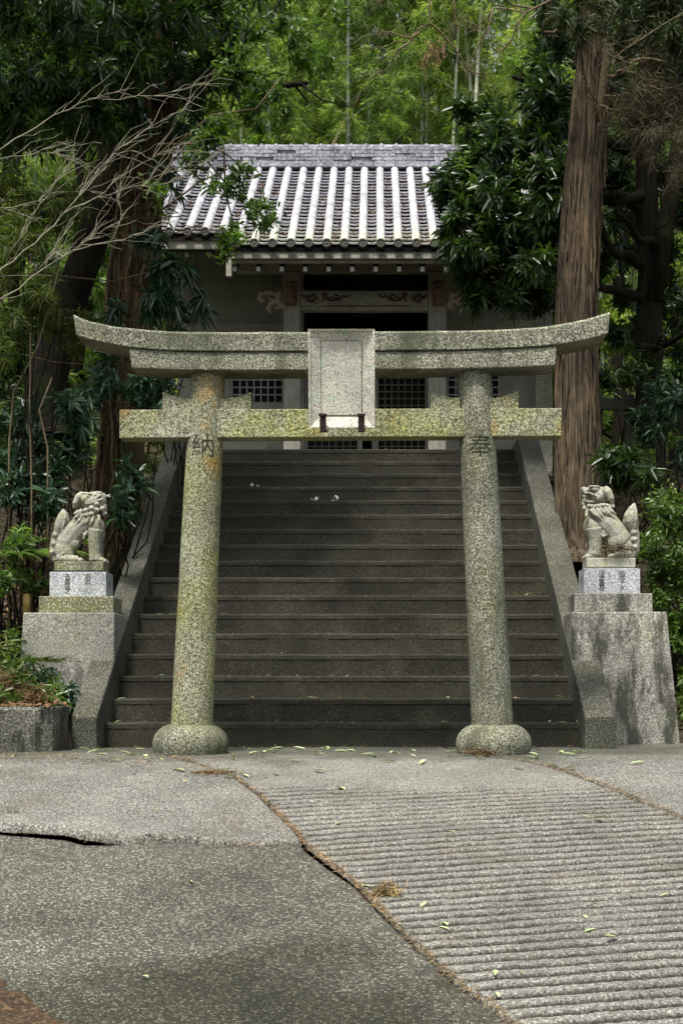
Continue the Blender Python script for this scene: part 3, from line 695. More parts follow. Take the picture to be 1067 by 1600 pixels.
def lion(L):
    ox, oy = (60, 750) if L else (880, 740)
    def W(u, v, w=0): return Vector((X(ox+u/7.62, YS), YS-w*US, Z(oy+v/7.62, YS)))
    E_ = lambda u, v, w, ru, rv, rw, ang=0: ('e', W(u, v, w), (ru*US, rw*US, rv*US), Matrix.Rotation(R(ang), 3, 'Y'))
    T_ = lambda pts, rs: ('t', [W(*p) for p in pts], [r*US for r in rs])
    lab = ('weathered stone lion with closed mouth seated on the left pedestal' if L else 'carved stone lion with open mouth and ball seated on the right pedestal')
    t = thing('guardian_lion_statue', W(480 if L else 540, 1085 if L else 1125), lab, 'lion statue')
    pr = []; random.seed(5 if L else 6)
    if L:
        pr += [T_([(300, 880), (350, 760), (440, 640), (540, 540), (620, 450), (640, 380)], [120, 140, 140, 140, 125, 110]),
               E_(330, 850, 75, 120, 125, 70, -20), E_(330, 850, -75, 120, 125, 70, -20), E_(430, 770, 85, 90, 70, 45, -45),
               E_(670, 560, 0, 125, 150, 120), E_(700, 640, 40, 90, 120, 70), E_(700, 640, -50, 90, 120, 70)]
        for s in (1, -1):
            pr += [T_([(700, 600, 72*s), (685, 760, 72*s), (690, 880, 72*s), (700, 965, 72*s)], [88, 78, 72, 78]), E_(745, 962, 72*s, 82, 38, 60),
                   E_(800, 975, 72*s+32, 26, 22, 16), E_(808, 975, 72*s, 26, 22, 16), E_(800, 975, 72*s-32, 26, 22, 16),
                   T_([(250, 940, 100*s), (360, 950, 105*s), (500, 955, 105*s)], [55, 55, 45]), E_(520, 965, 105*s, 45, 32, 40)]
        # head looking up with a flat top, brow, snout and closed mouth with curls
        pr += [E_(655, 265, 0, 145, 125, 125), E_(690, 190, 0, 118, 45, 108), E_(745, 250, 0, 70, 105, 88), E_(780, 215, 0, 35, 60, 62), E_(600, 205, 110, 32, 20, 20), E_(600, 172, 100, 62, 16, 26, 8),
               E_(570, 235, 95, 60, 50, 40), E_(790, 330, 0, 30, 75, 60), E_(720, 160, 60, 60, 20, 30)]
        pr += [T_([(585, 265, 118), (640, 262, 118), (700, 235, 112), (760, 190, 90)], [11, 13, 13, 12]), T_([(580, 295, 116), (640, 292, 122), (710, 262, 112), (780, 240, 80)], [12, 13, 13, 12])]
        pr += [T_([(545, 165, 85), (500, 215, 105), (465, 290, 112), (445, 350, 100)], [30, 42, 36, 12])]
        for (u, v, w) in ((530, 385, 95), (590, 375, 118), (655, 350, 122), (715, 300, 108), (720, 370, 105), (775, 350, 70), (795, 405, 40), (600, 430, 120), (540, 440, 105), (660, 415, 118)):
            pr += [E_(u, v, w, 33, 33, 24), E_(u, v, w+16, 14, 14, 16)]
        for (a, b) in (((520, 400), (430, 490)), ((545, 440), (470, 540)), ((590, 470), (490, 590)), ((630, 450), (560, 560)), ((680, 440), (640, 560)), ((500, 380), (440, 420)), ((740, 430), (745, 560))):
            pr += [T_([(a[0], a[1], 108), ((a[0]+b[0])/2+8, (a[1]+b[1])/2+6, 128), (b[0], b[1], 122)], [20, 20, 6])]
        pr += [T_([(600, 600, 80), (580, 660, 110), (560, 720, 110)], [22, 24, 12]), T_([(340, 880, 135), (300, 900, 140), (250, 930, 130)], [14, 12, 10])]
        tail = [(225, 960), (190, 880), (195, 790), (215, 690), (235, 640)]; tr = [55, 55, 55, 58, 60]
        pr += [T_([(a, b, 0) for a, b in tail], tr)]
        pr += [T_([(235, 650, 0), (265, 560, 0), (300, 470, 0), (305, 400, 0), (300, 345, 0)], [55, 78, 82, 58, 12])]
        for k, (u, v) in enumerate(((215, 660), (200, 760), (180, 865))):
            for s in (1, -1): pr += [E_(u, v, 38*s, 42, 42, 32), E_(u, v, 62*s, 20, 20, 16)]
        for k in range(7):
            w = -75+25*k; u0 = 225+5*abs(k-3)
            pr += [T_([(u0-15+12*k, 640, w*.8), (u0+5+12*k, 550, w*1.05), (255+14*k, 450, w*.95), (290+3*k, 360, w*.2)], [10, 13, 13, 5])]
    else:
        pr += [T_([(700, 900), (660, 800), (580, 680), (500, 590), (430, 500), (390, 400)], [125, 150, 150, 150, 130, 110]),
               E_(640, 800, 80, 125, 145, 75, 25), E_(640, 800, -80, 125, 145, 75, 25), E_(700, 880, 60, 110, 110, 80),
               E_(350, 640, 0, 120, 150, 125), E_(480, 700, 60, 80, 80, 60)]
        for s in (1, -1):
            pr += [T_([(345, 660, 72*s), (365, 800, 72*s), (365, 900, 72*s), (355, 975, 72*s)], [95, 80, 74, 80]), E_(320, 992, 72*s, 82, 38, 62),
                   E_(262, 1000, 72*s+34, 26, 22, 17), E_(254, 1000, 72*s, 26, 22, 17), E_(262, 1000, 72*s-34, 26, 22, 17),
                   T_([(780, 960, 100*s), (680, 975, 108*s), (590, 980, 108*s)], [60, 55, 50]), E_(560, 992, 108*s, 50, 32, 46), E_(525, 1000, 108*s+22, 20, 18, 14), E_(525, 1000, 108*s-12, 20, 18, 14)]
        pr += [E_(430, 265, 0, 118, 110, 118), E_(370, 190, 0, 120, 38, 100), E_(275, 205, 0, 68, 38, 75, -22), E_(240, 190, 0, 36, 34, 52), E_(330, 345, 0, 115, 26, 78, 6), E_(255, 320, 0, 34, 32, 55),
               E_(240, 365, 0, 30, 50, 40), E_(255, 275, 20, 32, 30, 34), E_(360, 200, 96, 40, 22, 18), E_(350, 165, 92, 75, 14, 24), E_(400, 300, 90, 34, 40, 36)]
        pr += [T_([(235, 240, 78), (290, 240, 95), (340, 262, 104), (405, 290, 112), (410, 320, 110)], [11, 12, 12, 12, 8]), T_([(480, 180, 80), (510, 230, 108), (545, 310, 112), (575, 385, 95)], [38, 50, 42, 14])]
        for k in range(9):
            u = 285+36*k; v = 395+8*math.sin(k); pr += [E_(u, v, 112-3*abs(k-4), 24, 26, 24)]
        for (a, b) in (((300, 440), (420, 560)), ((330, 430), (460, 590)), ((420, 420), (520, 520)), ((470, 420), (580, 540)), ((520, 420), (610, 500)), ((380, 430), (480, 560)), ((260, 430), (260, 600)), ((235, 400), (225, 460))):
            pr += [T_([(a[0], a[1], 112), ((a[0]+b[0])/2-8, (a[1]+b[1])/2+6, 134), (b[0], b[1], 128)], [19, 19, 6])]
        pr += [T_([(390, 700, 110), (450, 760, 112), (500, 740, 112)], [20, 18, 8])]
        pr += [T_([(790, 990, 0), (845, 920, 0), (850, 820, 0), (845, 720, 0), (830, 660, 0)], [55, 60, 58, 58, 60]),
               T_([(830, 665, 0), (805, 570, 0), (800, 500, 0), (825, 420, 0), (842, 350, 0)], [60, 88, 86, 56, 12])]
        for (u, v) in ((835, 705), (835, 790), (840, 880)):
            for s in (1, -1): pr += [E_(u, v, 38*s, 44, 42, 34), E_(u, v, 64*s, 20, 20, 16)]
        for k in range(7):
            w = -80+27*k
            pr += [T_([(800+13*(k-3), 660, w*.8), (785+22*(k-3)*.9, 560, w*1.05), (800+16*(k-3), 470, w*.95), (840+3*(k-3), 365, w*.2)], [10, 13, 13, 5])]
    sculpt(pr, .0052, 'body', 'statue', t)
    m = MB()
    a, b = ((228, 808) if L else (250, 826)); v0, v1 = ((985, 1094) if L else (1018, 1132))
    p, q = W(a, v1), W(b, v0); m.box(p.x, q.x, YS-.12, YS+.13, p.z, q.z).build('base_slab', 'mossy_block' if L else 'statue', t, .006)
    return t
lion(True); lion(False)
random.seed(9)
# ================================================================ SHRINE HALL
hall = thing('shrine_hall', (-.11, 19.6, 2.99), 'small grey wooden shrine hall with silvery tiled roof at the top of the stairs', 'shrine building')
def zr(y): return 7.66-.5915*abs(21.5-y)
RX0, RX1 = -2.95, 2.72; PX0, PX1 = X(352, 18.0), X(788, 18.0); YE, YPc = 18.47, 18.02
YW = 19.6; ZF = 2.995
def pxbox(name, mat, pa, pb, ya_px, yb_px, y0, y1, parent=None, bevel=.006, m=None):
    mm = m or MB(); mm.box(X(pa, y0), X(pb, y0), y0, y1, Z(yb_px, y0), Z(ya_px, y0))
    return mm if m is not None else mm.build(name, mat, parent or hall, bevel)
# walls
zt = zr(YW)-.12
wl = MB(); wl.box(X(303, YW), X(470, YW), YW+.05, YW+.11, ZF, zt); wl.box(X(673, YW), X(838, YW), YW+.05, YW+.11, ZF, zt)
for sx in (-1, 1):
    xx = X(291, YW) if sx < 0 else X(849, YW)
    wl.box(xx-.04, xx+.04, YW+.22, 23.4, ZF, zr(23.4)-.1)
    wl.prismx([(19.8, zr(19.8)-.12), (21.5, zr(21.5)-.15), (23.2, zr(23.2)-.12)], xx-.035, xx+.035)
wl.box(X(291, YW)+.05, X(849, YW)-.05, 23.3, 23.4, ZF, zr(23.4)-.1)
wall = wl.build('wall', 'plaster', hall, 0)
for a, b in ((278, 305), (836, 862.5)): pxbox('post', 'grey_wood', a, b, 375, 790, YW, YW+.2)
for a, b in ((463, 474), (668, 679)): pxbox('post', 'grey_wood', a, b, 420, 790, YW-.02, YW+.14)
pxbox('wall_rail', 'grey_wood', 305, 463, 505, 519, YW+.02, YW+.12); pxbox('wall_rail', 'grey_wood', 679, 836, 500, 514, YW+.02, YW+.12)
pxbox('wall_rail', 'grey_wood', 474, 668, 519, 556, YW+.02, YW+.12)
m = MB(); m.box(X(474, 19.9), X(668, 19.9), 21.6, 21.65, ZF, zt); m.box(X(474, YW), X(668, YW), YW+.15, 21.6, zt-.05, zt)
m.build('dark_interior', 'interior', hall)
m = MB()
for zz in np.arange(ZF, zt, .18): pass
pxbox('floor_sill', 'grey_wood', 305, 836, 705, 790, YW-.05, YW+.04)
# lattice windows and doors
def lattice(kind, pa, pb, ya, yb, y0, mat, fmat, fw=7, top=7, botm=9, part=None):
    f = MB(); x0, x1, z0, z1 = X(pa, y0), X(pb, y0), Z(yb, y0), Z(ya, y0); k = y0/F
    f.box(x0, x0+fw*k, y0, y0+.05, z0, z1); f.box(x1-fw*k, x1, y0, y0+.05, z0, z1)
    f.box(x0+fw*k, x1-fw*k, y0+.003, y0+.047, z1-top*k, z1); f.box(x0+fw*k, x1-fw*k, y0+.003, y0+.047, z0, z0+botm*k)
    fo = f.build(kind, fmat, hall, .004)
    g = MB(); a, b, c, d = x0+fw*k, x1-fw*k, z0+botm*k, z1-top*k
    n = max(2, round((b-a)/.087)); q = max(2, round((d-c)/.087))
    for i in range(1, n): xx = a+(b-a)*i/n; g.box(xx-.008, xx+.008, y0+.012, y0+.030, c, d)
    for i in range(1, q): zz = c+(d-c)*i/q; g.box(a, b, y0+.0125, y0+.0285, zz-.0075, zz+.0075)
    g.build('lattice', mat, fo)
    MB().box(a-.004, b+.004, y0+.036, y0+.044, c-.004, d+.004).build('shade_backing', 'void', fo)  # near-black sheet paints in the darkness of the unlit interior
yD = 19.72
lattice('door', 473, 566, 548, 728, yD, 'lattice', 'post_wood', 8, 10, 20); lattice('door', 581, 674, 548, 728, yD, 'lattice', 'post_wood', 10, 10, 20)
yWn = YW-.01
lattice('window', 360, 444.5, 560, 640, yWn, 'pale_lattice', 'post_wood', 4, 10, 12); lattice('window', 697, 782, 560, 640, yWn, 'pale_lattice', 'post_wood', 4, 10, 12)
# porch columns, carved beam
YC = 18.85
for a, b in ((443, 469.5), (669, 697)): pxbox('porch_column', 'post_wood', a, b, 424, 800, YC, YC+.21, None, .012)
bmo = pxbox('carved_beam', 'grey_wood', 470, 668.5, 454, 479, YC+.01, YC+.13)
pxbox('beam_ledge', 'grey_wood', 470, 668.5, 479.5, 485, YC+.02, YC+.15, bmo)
pxbox('beam_end', 'grey_wood', 428, 442.5, 456, 482, YC+.03, YC+.13, bmo); pxbox('beam_end', 'grey_wood', 697.5, 713, 456, 482, YC+.03, YC+.13, bmo)
def stroke(m, pts, r):
    pts = [Vector((X(a, YC), YC+.008, Z(b, YC))) for a, b in pts]
    sp = []
    for i in range(len(pts)-1):
        p0, p1, p2, p3 = pts[max(0, i-1)], pts[i], pts[i+1], pts[min(len(pts)-1, i+2)]
        for j in range(5):
            t = j/5; sp.append(.5*((2*p1)+(-p0+p2)*t+(2*p0-5*p1+4*p2-p3)*t*t+(-p0+3*p1-3*p2+p3)*t**3))
    sp.append(pts[-1]); n = len(sp)
    m.tube(sp, [r*(.35+.65*math.sin(math.pi*(.12+.8*i/(n-1)))) for i in range(n)], 6, True, 0)
for fl in (0, 1):
    g = (lambda x: x) if not fl else (lambda x: 1139-x)
    m = MB()
    stroke(m, [(g(471), 460), (g(476), 464), (g(480), 463)], .012)
    for k in range(5):
        a = 2*math.pi*k/5; cx_, cy_ = g(487)+7*math.cos(a), 467+5*math.sin(a)
        stroke(m, [(cx_-3, cy_+1), (cx_, cy_-3), (cx_+3, cy_+1)], .014)
    stroke(m, [(g(487)+4*math.cos(t), 467+3.4*math.sin(t)) for t in np.linspace(0, 5.5, 7)], .010)
    stroke(m, [(g(502), 471), (g(507), 466), (g(504), 460), (g(508), 458), (g(510), 463), (g(514), 468), (g(522), 469), (g(529), 464), (g(525), 460), (g(521), 462)], .013)
    stroke(m, [(g(522), 469), (g(531), 467), (g(536), 462), (g(541), 464), (g(549), 459)], .013)
    stroke(m, [(g(512), 469), (g(518), 464), (g(524), 466)], .010)
    m.build('painted_scroll', 'scroll', bmo)
pxbox('beam_groove', 'scroll', 502, 636, 477, 478.3, YC+.006, YC+.012, bmo, 0)
for px, fl in ((455, 0), (685, 1)):
    m = MB(); c = P(px, 459, YC)
    for k in range(4): m.ell((c.x, YC-.02-.012*k, c.z+.10-.066*k), (.085-.004*k, .075, .05), 16, 8)
    m.box(c.x-.075, c.x+.075, YC-.06, YC+.01, c.z-.14, c.z+.11)
    m.build('red_bracket', 'red_paint', hall, .01)
def elephant(s):
    # carved beast-head nosing, trunk curling outwards
    bx = 444 if s < 0 else 696
    def Q(u, v, d=0): return Vector((X(bx+s*u, YC), YC+.06-d, Z(v, YC)))
    t = [('e', Q(9, 466), (.07, .06, .085)), ('e', Q(18, 461), (.07, .055, .05)), ('t', [Q(8, 462), Q(18, 456), (Q(28, 455)), Q(36, 458), Q(39, 464), Q(35, 469), Q(30, 467)], [.055, .05, .042, .036, .032, .026, .02]),
         ('t', [Q(14, 470), Q(20, 474), Q(25, 480), Q(21, 487)], [.05, .045, .035, .02]), ('e', Q(5, 474), (.06, .05, .06)), ('t', [Q(6, 456, .04), Q(10, 462, .07), Q(8, 470, .06)], [.03, .035, .015])]
    o = sculpt(t, .008, 'beast_head', 'bone', hall)
    m = MB()
    m.tube([Q(12, 457, .055), Q(20, 452.5, .055), Q(30, 452, .045), Q(37, 456, .035)], [.008, .014, .013, .006], 6)
    m.tube([Q(10, 466, .062), Q(17, 465, .064), Q(24, 462, .05), Q(30, 462, .04)], [.006, .012, .012, .006], 6)
    m.tube([Q(12, 474, .055), Q(17, 478, .05), Q(18, 485, .04)], [.006, .010, .006], 6)
    m.build('painted_detail', 'red_paint', o)
elephant(-1); elephant(1)
# hanging dark name board behind the beam
m = MB(); m.box(X(552.5, 19.2), X(586.5, 19.2), 19.2, 19.24, Z(494, 19.2), Z(428, 19.2)); sb = m.build('name_board', 'dark_wood', hall, .006)
text_part('八', .17, Vector((X(569.5, 19.2), 19.198, Z(443, 19.2))), 'void', sb, name='board_letter')
# eaves: fascia, rafters, purlins
def fascia(name, x0, x1, ye, ya, yb, mat='grey_wood', th=.05, bev=.005): return MB().box(x0, x1, ye, ye+th, Z(yb, ye), Z(ya, ye)).build(name, mat, hall, bev)
fascia('eave_board', RX0, PX0-.01, YE+.05, 374, 389); fascia('eave_board', PX1+.01, RX1, YE+.05, 374, 389)
fascia('eave_board', PX0, PX1, YPc+.05, 392, 404); fascia('eave_board', PX0-.004, PX1+.004, YPc+.10, 403, 410.5, 'grey_wood', .06)
fascia('eave_beam', PX0+.05, PX1-.05, YC+.05, 411, 424, 'grey_wood', .14)
fascia('eave_board', RX0+.004, PX0-.012, YE+.10, 388, 392, 'dark_wood', .05)
for px in (357.5, 783): MB().box(X(px, YPc)-.033, X(px, YPc)+.033, YPc+.02, YPc+.1, Z(431, YPc), Z(404.5, YPc)).build('hanging_board', 'grey_wood', hall, .005)
def rafter(x, ye, zc):
    m = MB(); d = .5915; y1 = 19.55
    m.hexa([(x-.03, ye, zc-.03), (x+.03, ye, zc-.03), (x+.03, ye, zc+.03), (x-.03, ye, zc+.03)], [(x-.03, y1, zc-.03+(y1-ye)*d), (x+.03, y1, zc-.03+(y1-ye)*d), (x+.03, y1, zc+.03+(y1-ye)*d), (x-.03, y1, zc+.03+(y1-ye)*d)])
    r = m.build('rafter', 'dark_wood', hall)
    MB().box(x-.024, x+.024, ye-.006, ye, zc-.028, zc+.028).build('white_rafter_end', 'white_paint', r)
k = 0
for i in range(12):
    x = X(365, YPc)+i*.2775
    if x < PX1-.1: rafter(x, YPc+.17, Z(420.5, YPc+.17))
for x in list(np.arange(RX0+.12, PX0-.08, .2775))+list(np.arange(PX1+.15, RX1, .2775)): rafter(x, YE+.17, Z(397.5, YE+.17))
# roof
rf = MB()
def slabroof(x0, x1, ya, yb, off=.03, th=.05): 
    rf.hexa([(x0, ya, zr(ya)-off-th), (x1, ya, zr(ya)-off-th), (x1, yb, zr(yb)-off-th), (x0, yb, zr(yb)-off-th)][::1], [(x0, ya, zr(ya)-off), (x1, ya, zr(ya)-off), (x1, yb, zr(yb)-off), (x0, yb, zr(yb)-off)])
slabroof(RX0, RX1, YE+.03, 21.5); slabroof(PX0, PX1, YPc+.04, YE+.03)
rf.hexa([(RX0, 21.5, zr(21.5)-.08), (RX1, 21.5, zr(21.5)-.08), (RX1, 24.6, zr(24.6)-.08), (RX0, 24.6, zr(24.6)-.08)], [(RX0, 21.5, zr(21.5)-.03), (RX1, 21.5, zr(21.5)-.03), (RX1, 24.6, zr(24.6)-.03), (RX0, 24.6, zr(24.6)-.03)])
roof = rf.build('roof', 'dark_wood', hall)
PITCH = .2105; rows_x = [-.56+PITCH*k for k in range(-11, 16)]
def porch(x): return PX0+.02 < x < PX1-.02
pan = MB(); TR = .148
for xa, xb_ in zip(rows_x, rows_x[1:]):
    xm = (xa+xb_)/2; ye = YPc if porch(xa+.01) and porch(xb_-.01) else YE
    n = int((21.42-ye)/TR)
    for k in range(n+1):
        y0 = ye+k*TR; y1 = y0+TR+.03; jj = random.uniform(-.004, .004)
        vs = []
        for (yy, up) in ((y0, .044), (y1, -.004)):
            for i in range(7):
                f = i/6*2-1; x = xm+f*(PITCH/2+.01); dz = .030*f*f-.030
                vs.append((x, yy, zr(yy)+dz+up+jj+.02))
        for i in range(7):
            f = i/6*2-1; x = xm+f*(PITCH/2+.01); dz = .030*f*f-.030; vs.append((x, y0+.004, zr(y0)+dz+.044+jj+.02-.017))
        pan.add(vs, [(i, i+1, 8+i, 7+i) for i in range(6)]+[(14+i, 15+i, 1+i, i) for i in range(6)])
pan.build('pan_tiles', 'tile_flat', roof)
for x in rows_x:
    ye = YPc if porch(x) else YE
    m = MB(); seg = 14; vs = []; ys = []
    y = ye-.03
    while y < 21.40:
        ys += [(y, 1.0), (min(y+.262, 21.42), .965), (min(y+.263, 21.42), 1.0)]; y += .265
    dx = random.uniform(-.004, .004)
    for j, (yy, s_) in enumerate(ys):
        ph = random.uniform(-.0015, .0015)
        for k in range(seg):
            a = math.pi*(-.15+1.3*k/(seg-1)); vs.append((x+dx+ph+.051*s_*math.cos(a), yy, zr(yy)+.045+.05*s_*math.sin(a)))
    m.add(vs, [(j*seg+k, j*seg+k+1, (j+1)*seg+k+1, (j+1)*seg+k) for j in range(len(ys)-1) for k in range(seg-1)], True)
    m.build('cover_tile_row', 'tile', roof)
    c = MB(); c.v = []; zc = zr(ye-.03)+.040
    c.prism([(x+dx+.056*math.cos(a), zc+.056*math.sin(a)) for a in np.linspace(0, 2*math.pi, 21)[:-1]], ye-.045, ye-.0)
    c.prism([(x+dx+.012*math.cos(a), zc+.012*math.sin(a)) for a in np.linspace(0, 2*math.pi, 9)[:-1]], ye-.050, ye-.045)
    ring = [Vector((x+dx+.045*math.cos(a), ye-.046, zc+.045*math.sin(a))) for a in np.linspace(0, 2*math.pi, 17)]
    c.tube(ring, .007, 6, False)
    c.build('eave_cap', 'dark_wood' if False else M['cap'] if 'cap' in M else 'ink', roof)
# ridge
rg = MB(); zb = zr(21.5)-.02
rg.box(RX0+.05, RX1-.05, 21.30, 21.70, zb+.0, zb+.055)
random.seed(3)
for lv in range(5):
    z0 = zb+.062+lv*.048; x = RX0+.06+(lv % 2)*.14
    while x < RX1-.1:
        w_ = random.uniform(.24, .30)
        j = random.uniform(-.008, .008)
        if random.random() < .09: j = .03
        rg.box(x, min(x+w_-.006, RX1-.06), 21.36+j, 21.64, z0, z0+.041); x += w_
rg.box(RX0+.08, RX1-.08, 21.42, 21.58, zb+.05, zb+.30)
x = RX0+.1
while x < RX1-.1:
    rg.tube([(x, 21.5, zb+.325), (x+.205, 21.5, zb+.325)], .048, 10); rg.tube([(x-.012, 21.5, zb+.33), (x+.022, 21.5, zb+.33)], .058, 10); x += .21
rg.build('ridge', 'ridge', roof)
# ================================================================ TREES AND PLANTS
random.seed(21)
def limb(m, a, b, r0, r1, wob=.12, sag=0, n=7, seg=7):
    pts = branch_pts(a, b, sag, wob, n); m.tube(pts, [r0+(r1-r0)*i/n for i in range(n+1)], seg); return pts
def feather(m, pts, r, k=6, L=.5, up=.2, side=None):
    "side twigs along a branch"
    for i in range(k):
        f = random.uniform(.15, 1); q = f*(len(pts)-1); j = min(int(q), len(pts)-2); p = pts[j].lerp(pts[j+1], q-j)
        d = (pts[j+1]-pts[j]).normalized()+Vector((random.uniform(-1, 1), random.uniform(-1, 1), random.uniform(-1, 1)+up))*.8
        limb(m, p, p+d.normalized()*L*random.uniform(.4, 1), r, r*.3, .25, 0, 4, 4)
# --- large cedar right of the stairs
def cedar():
    Y = 14.4; tr = [(905, 882, 36), (906, 830, 36), (905, 750, 34), (901, 620, 33), (899, 500, 32), (905, 380, 31), (912, 280, 30), (921, 180, 28), (929, 80, 25), (935, 0, 23), (940, -160, 20), (945, -500, 14), (948, -1000, 6)]
    t = thing('cedar_tree', P(905, 884, Y), 'tall cedar with reddish fissured bark behind the right lion statue', 'tree')
    m = trunk_mesh([P(a, b, Y) for a, b, r in tr], [r*Y/F for a, b, r in tr], 90, .11, 1.9, .35, .04)
    # loose bark strips and a torn root flare
    s = m
    for i in range(70):
        py = random.uniform(60, 860); x0 = np.interp(py, [b for a, b, r in tr[:10]][::-1], [a for a, b, r in tr[:10]][::-1]); r = np.interp(py, [b for a, b, r in tr[:10]][::-1], [c for a, b, c in tr[:10]][::-1])*Y/F
        a = random.uniform(-2.7, -.4); c = P(x0, py, Y); L = random.uniform(.1, .35); w_ = random.uniform(.006, .014)
        o = Vector((math.cos(a), math.sin(a), 0)); tn = Vector((-o.y, o.x, 0))
        b0 = c+o*(r*1.03); b1 = c+o*(r*1.06+random.uniform(0, .025))+Vector((0, 0, -L))
        s.hexa([b0-tn*w_, b0+tn*w_, b0+tn*w_-o*.02, b0-tn*w_-o*.02], [b1-tn*w_*.4, b1+tn*w_*.4, b1+tn*w_*.4-o*.012, b1-tn*w_*.4-o*.012])
    s.build('trunk', 'cedar_bark', t)
    b = MB(); pp = [P(932, 205, Y-.1), P(938, 160, Y-.15), P(946, 100, Y-.2), P(951, 40, Y-.2), P(954, -20, Y-.2), P(958, -200, Y-.2)]
    b.tube(pp, [.035, .04, .038, .034, .03, .02], 9)
    for (x0, y0, x1, y1) in ((945, 118, 1010, 128), (943, 150, 1075, 147), (947, 88, 1070, 40), (950, 60, 1010, 90), (938, 165, 1000, 182), (952, 20, 1080, 70), (935, 190, 910, 120)):
        q = limb(b, P(x0, y0, Y-.2), P(x1, y1, Y-.6), .013, .005, .2, random.uniform(-.1, .1)); feather(b, q, .005, 9, .45)
    b.build('side_stem', 'brown_twig', t)
    d = MB()
    for (x0, y0, x1, y1, s_) in ((905, 62, 850, 0, .0), (905, 62, 960, -30, 0)):
        q = limb(d, P(x0, y0, Y), P(x1, y1, Y-.9), .02, .009, .15); feather(d, q, .006, 6, .4)
    # bare twig reaching over the yard from the top, with brown hanging sprays
    q = limb(d, P(905, 64, Y-.1), P(855, 20, Y-1.2), .02, .012, .2); q2 = limb(d, P(855, 20, Y-1.2), P(842, -60, Y-1.4), .012, .01)
    b1 = [P(860, 0, Y-1.6), P(835, 14, Y-1.8), P(800, 8, Y-1.9), P(770, -20, Y-2)]
    d.tube(b1, .008, 6)
    for path in ([(676, -20), (672, 36), (640, 66), (600, 75), (570, 76)], [(672, 36), (690, 52), (716, 85), (722, 120)], [(640, 66), (615, 90), (596, 112), (580, 122)], [(700, -20), (712, 30), (702, 66), (712, 100)], [(640, -20), (600, 0), (575, -12)],
                 [(655, 50), (632, 58), (600, 50), (585, 40)], [(716, 85), (730, 110), (760, 128)], [(880, -10), (820, 20), (770, 12), (745, 40), (725, 30)], [(820, 20), (800, 60), (770, 85)], [(770, 12), (752, 60), (742, 110)],
                 [(1067, 20), (1000, 62), (950, 100), (930, 128)], [(1067, 95), (1020, 92), (985, 100), (950, 85)], [(1067, 130), (1030, 140), (1000, 134)]):
        y0 = Y-2.1; pts = [P(a, b_, y0+.05*i) for i, (a, b_) in enumerate(path)]
        pts = [p for a, b_ in zip(pts, pts[1:]) for p in (a, a.lerp(b_, .5)+Vector((random.uniform(-.03, .03), 0, random.uniform(-.03, .03))))]+[pts[-1]]
        d.tube(pts, [.0085-.006*i/len(pts) for i in range(len(pts))], 5); feather(d, pts, .003, 12, .3)
    d.build('bare_branches', 'brown_twig', t)
    n = 200; c = np.array([P(*random.choice([(671, 78), (679, 85), (664, 92), (688, 74)]), Y-2.1) for _ in range(n)]); c += RNG.normal(size=(n, 3))*[.022, .03, .05]
    leaves_obj('dry_spray', 'needle', t, c, RNG.normal(size=(n, 3))*[.5, .5, .5]+[0, 0, -1], RNG.normal(size=(n, 3)), RNG.uniform(.03, .09, n), .008)
    # fine dead twigs hanging from the side stem
    cl = [C(975, 160, 12.6, 30, 30, .5, 240), C(1020, 190, 12.4, 40, 50, .5, 300), C(1055, 240, 12.4, 22, 50, .5, 220), C(1000, 120, 12.5, 50, 40, .5, 220), C(1055, 150, 12.4, 30, 50, .4, 160)]
    p, dd, nn, L, W = clump_leaves(cl, 0, (.05, .17), (.003, .0055), 3); dd = dd*.8+RNG.normal(size=dd.shape)*.35+np.array([.1, 0, -.5])
    leaves_obj('dead_twigs', 'lf_drytw', t, p, dd, nn, L, W, 'dia', .1, .1)
    cl = [C(990, 30, 13, 80, 45, .7, 420), C(1040, 80, 12.6, 40, 40, .5, 160), C(900, 20, 12.4, 40, 30, .5, 120), C(1020, -80, 13, 120, 70, 1, 500), C(960, -250, 13, 230, 150, 1.6, 500), C(940, -520, 13.5, 240, 160, 1.6, 200)]
    foliage('crown', 'lf_cedar', t, cl, (.05, .13), (.008, .014), 14, 'dia', .1, (.3, 1.0))
cedar()
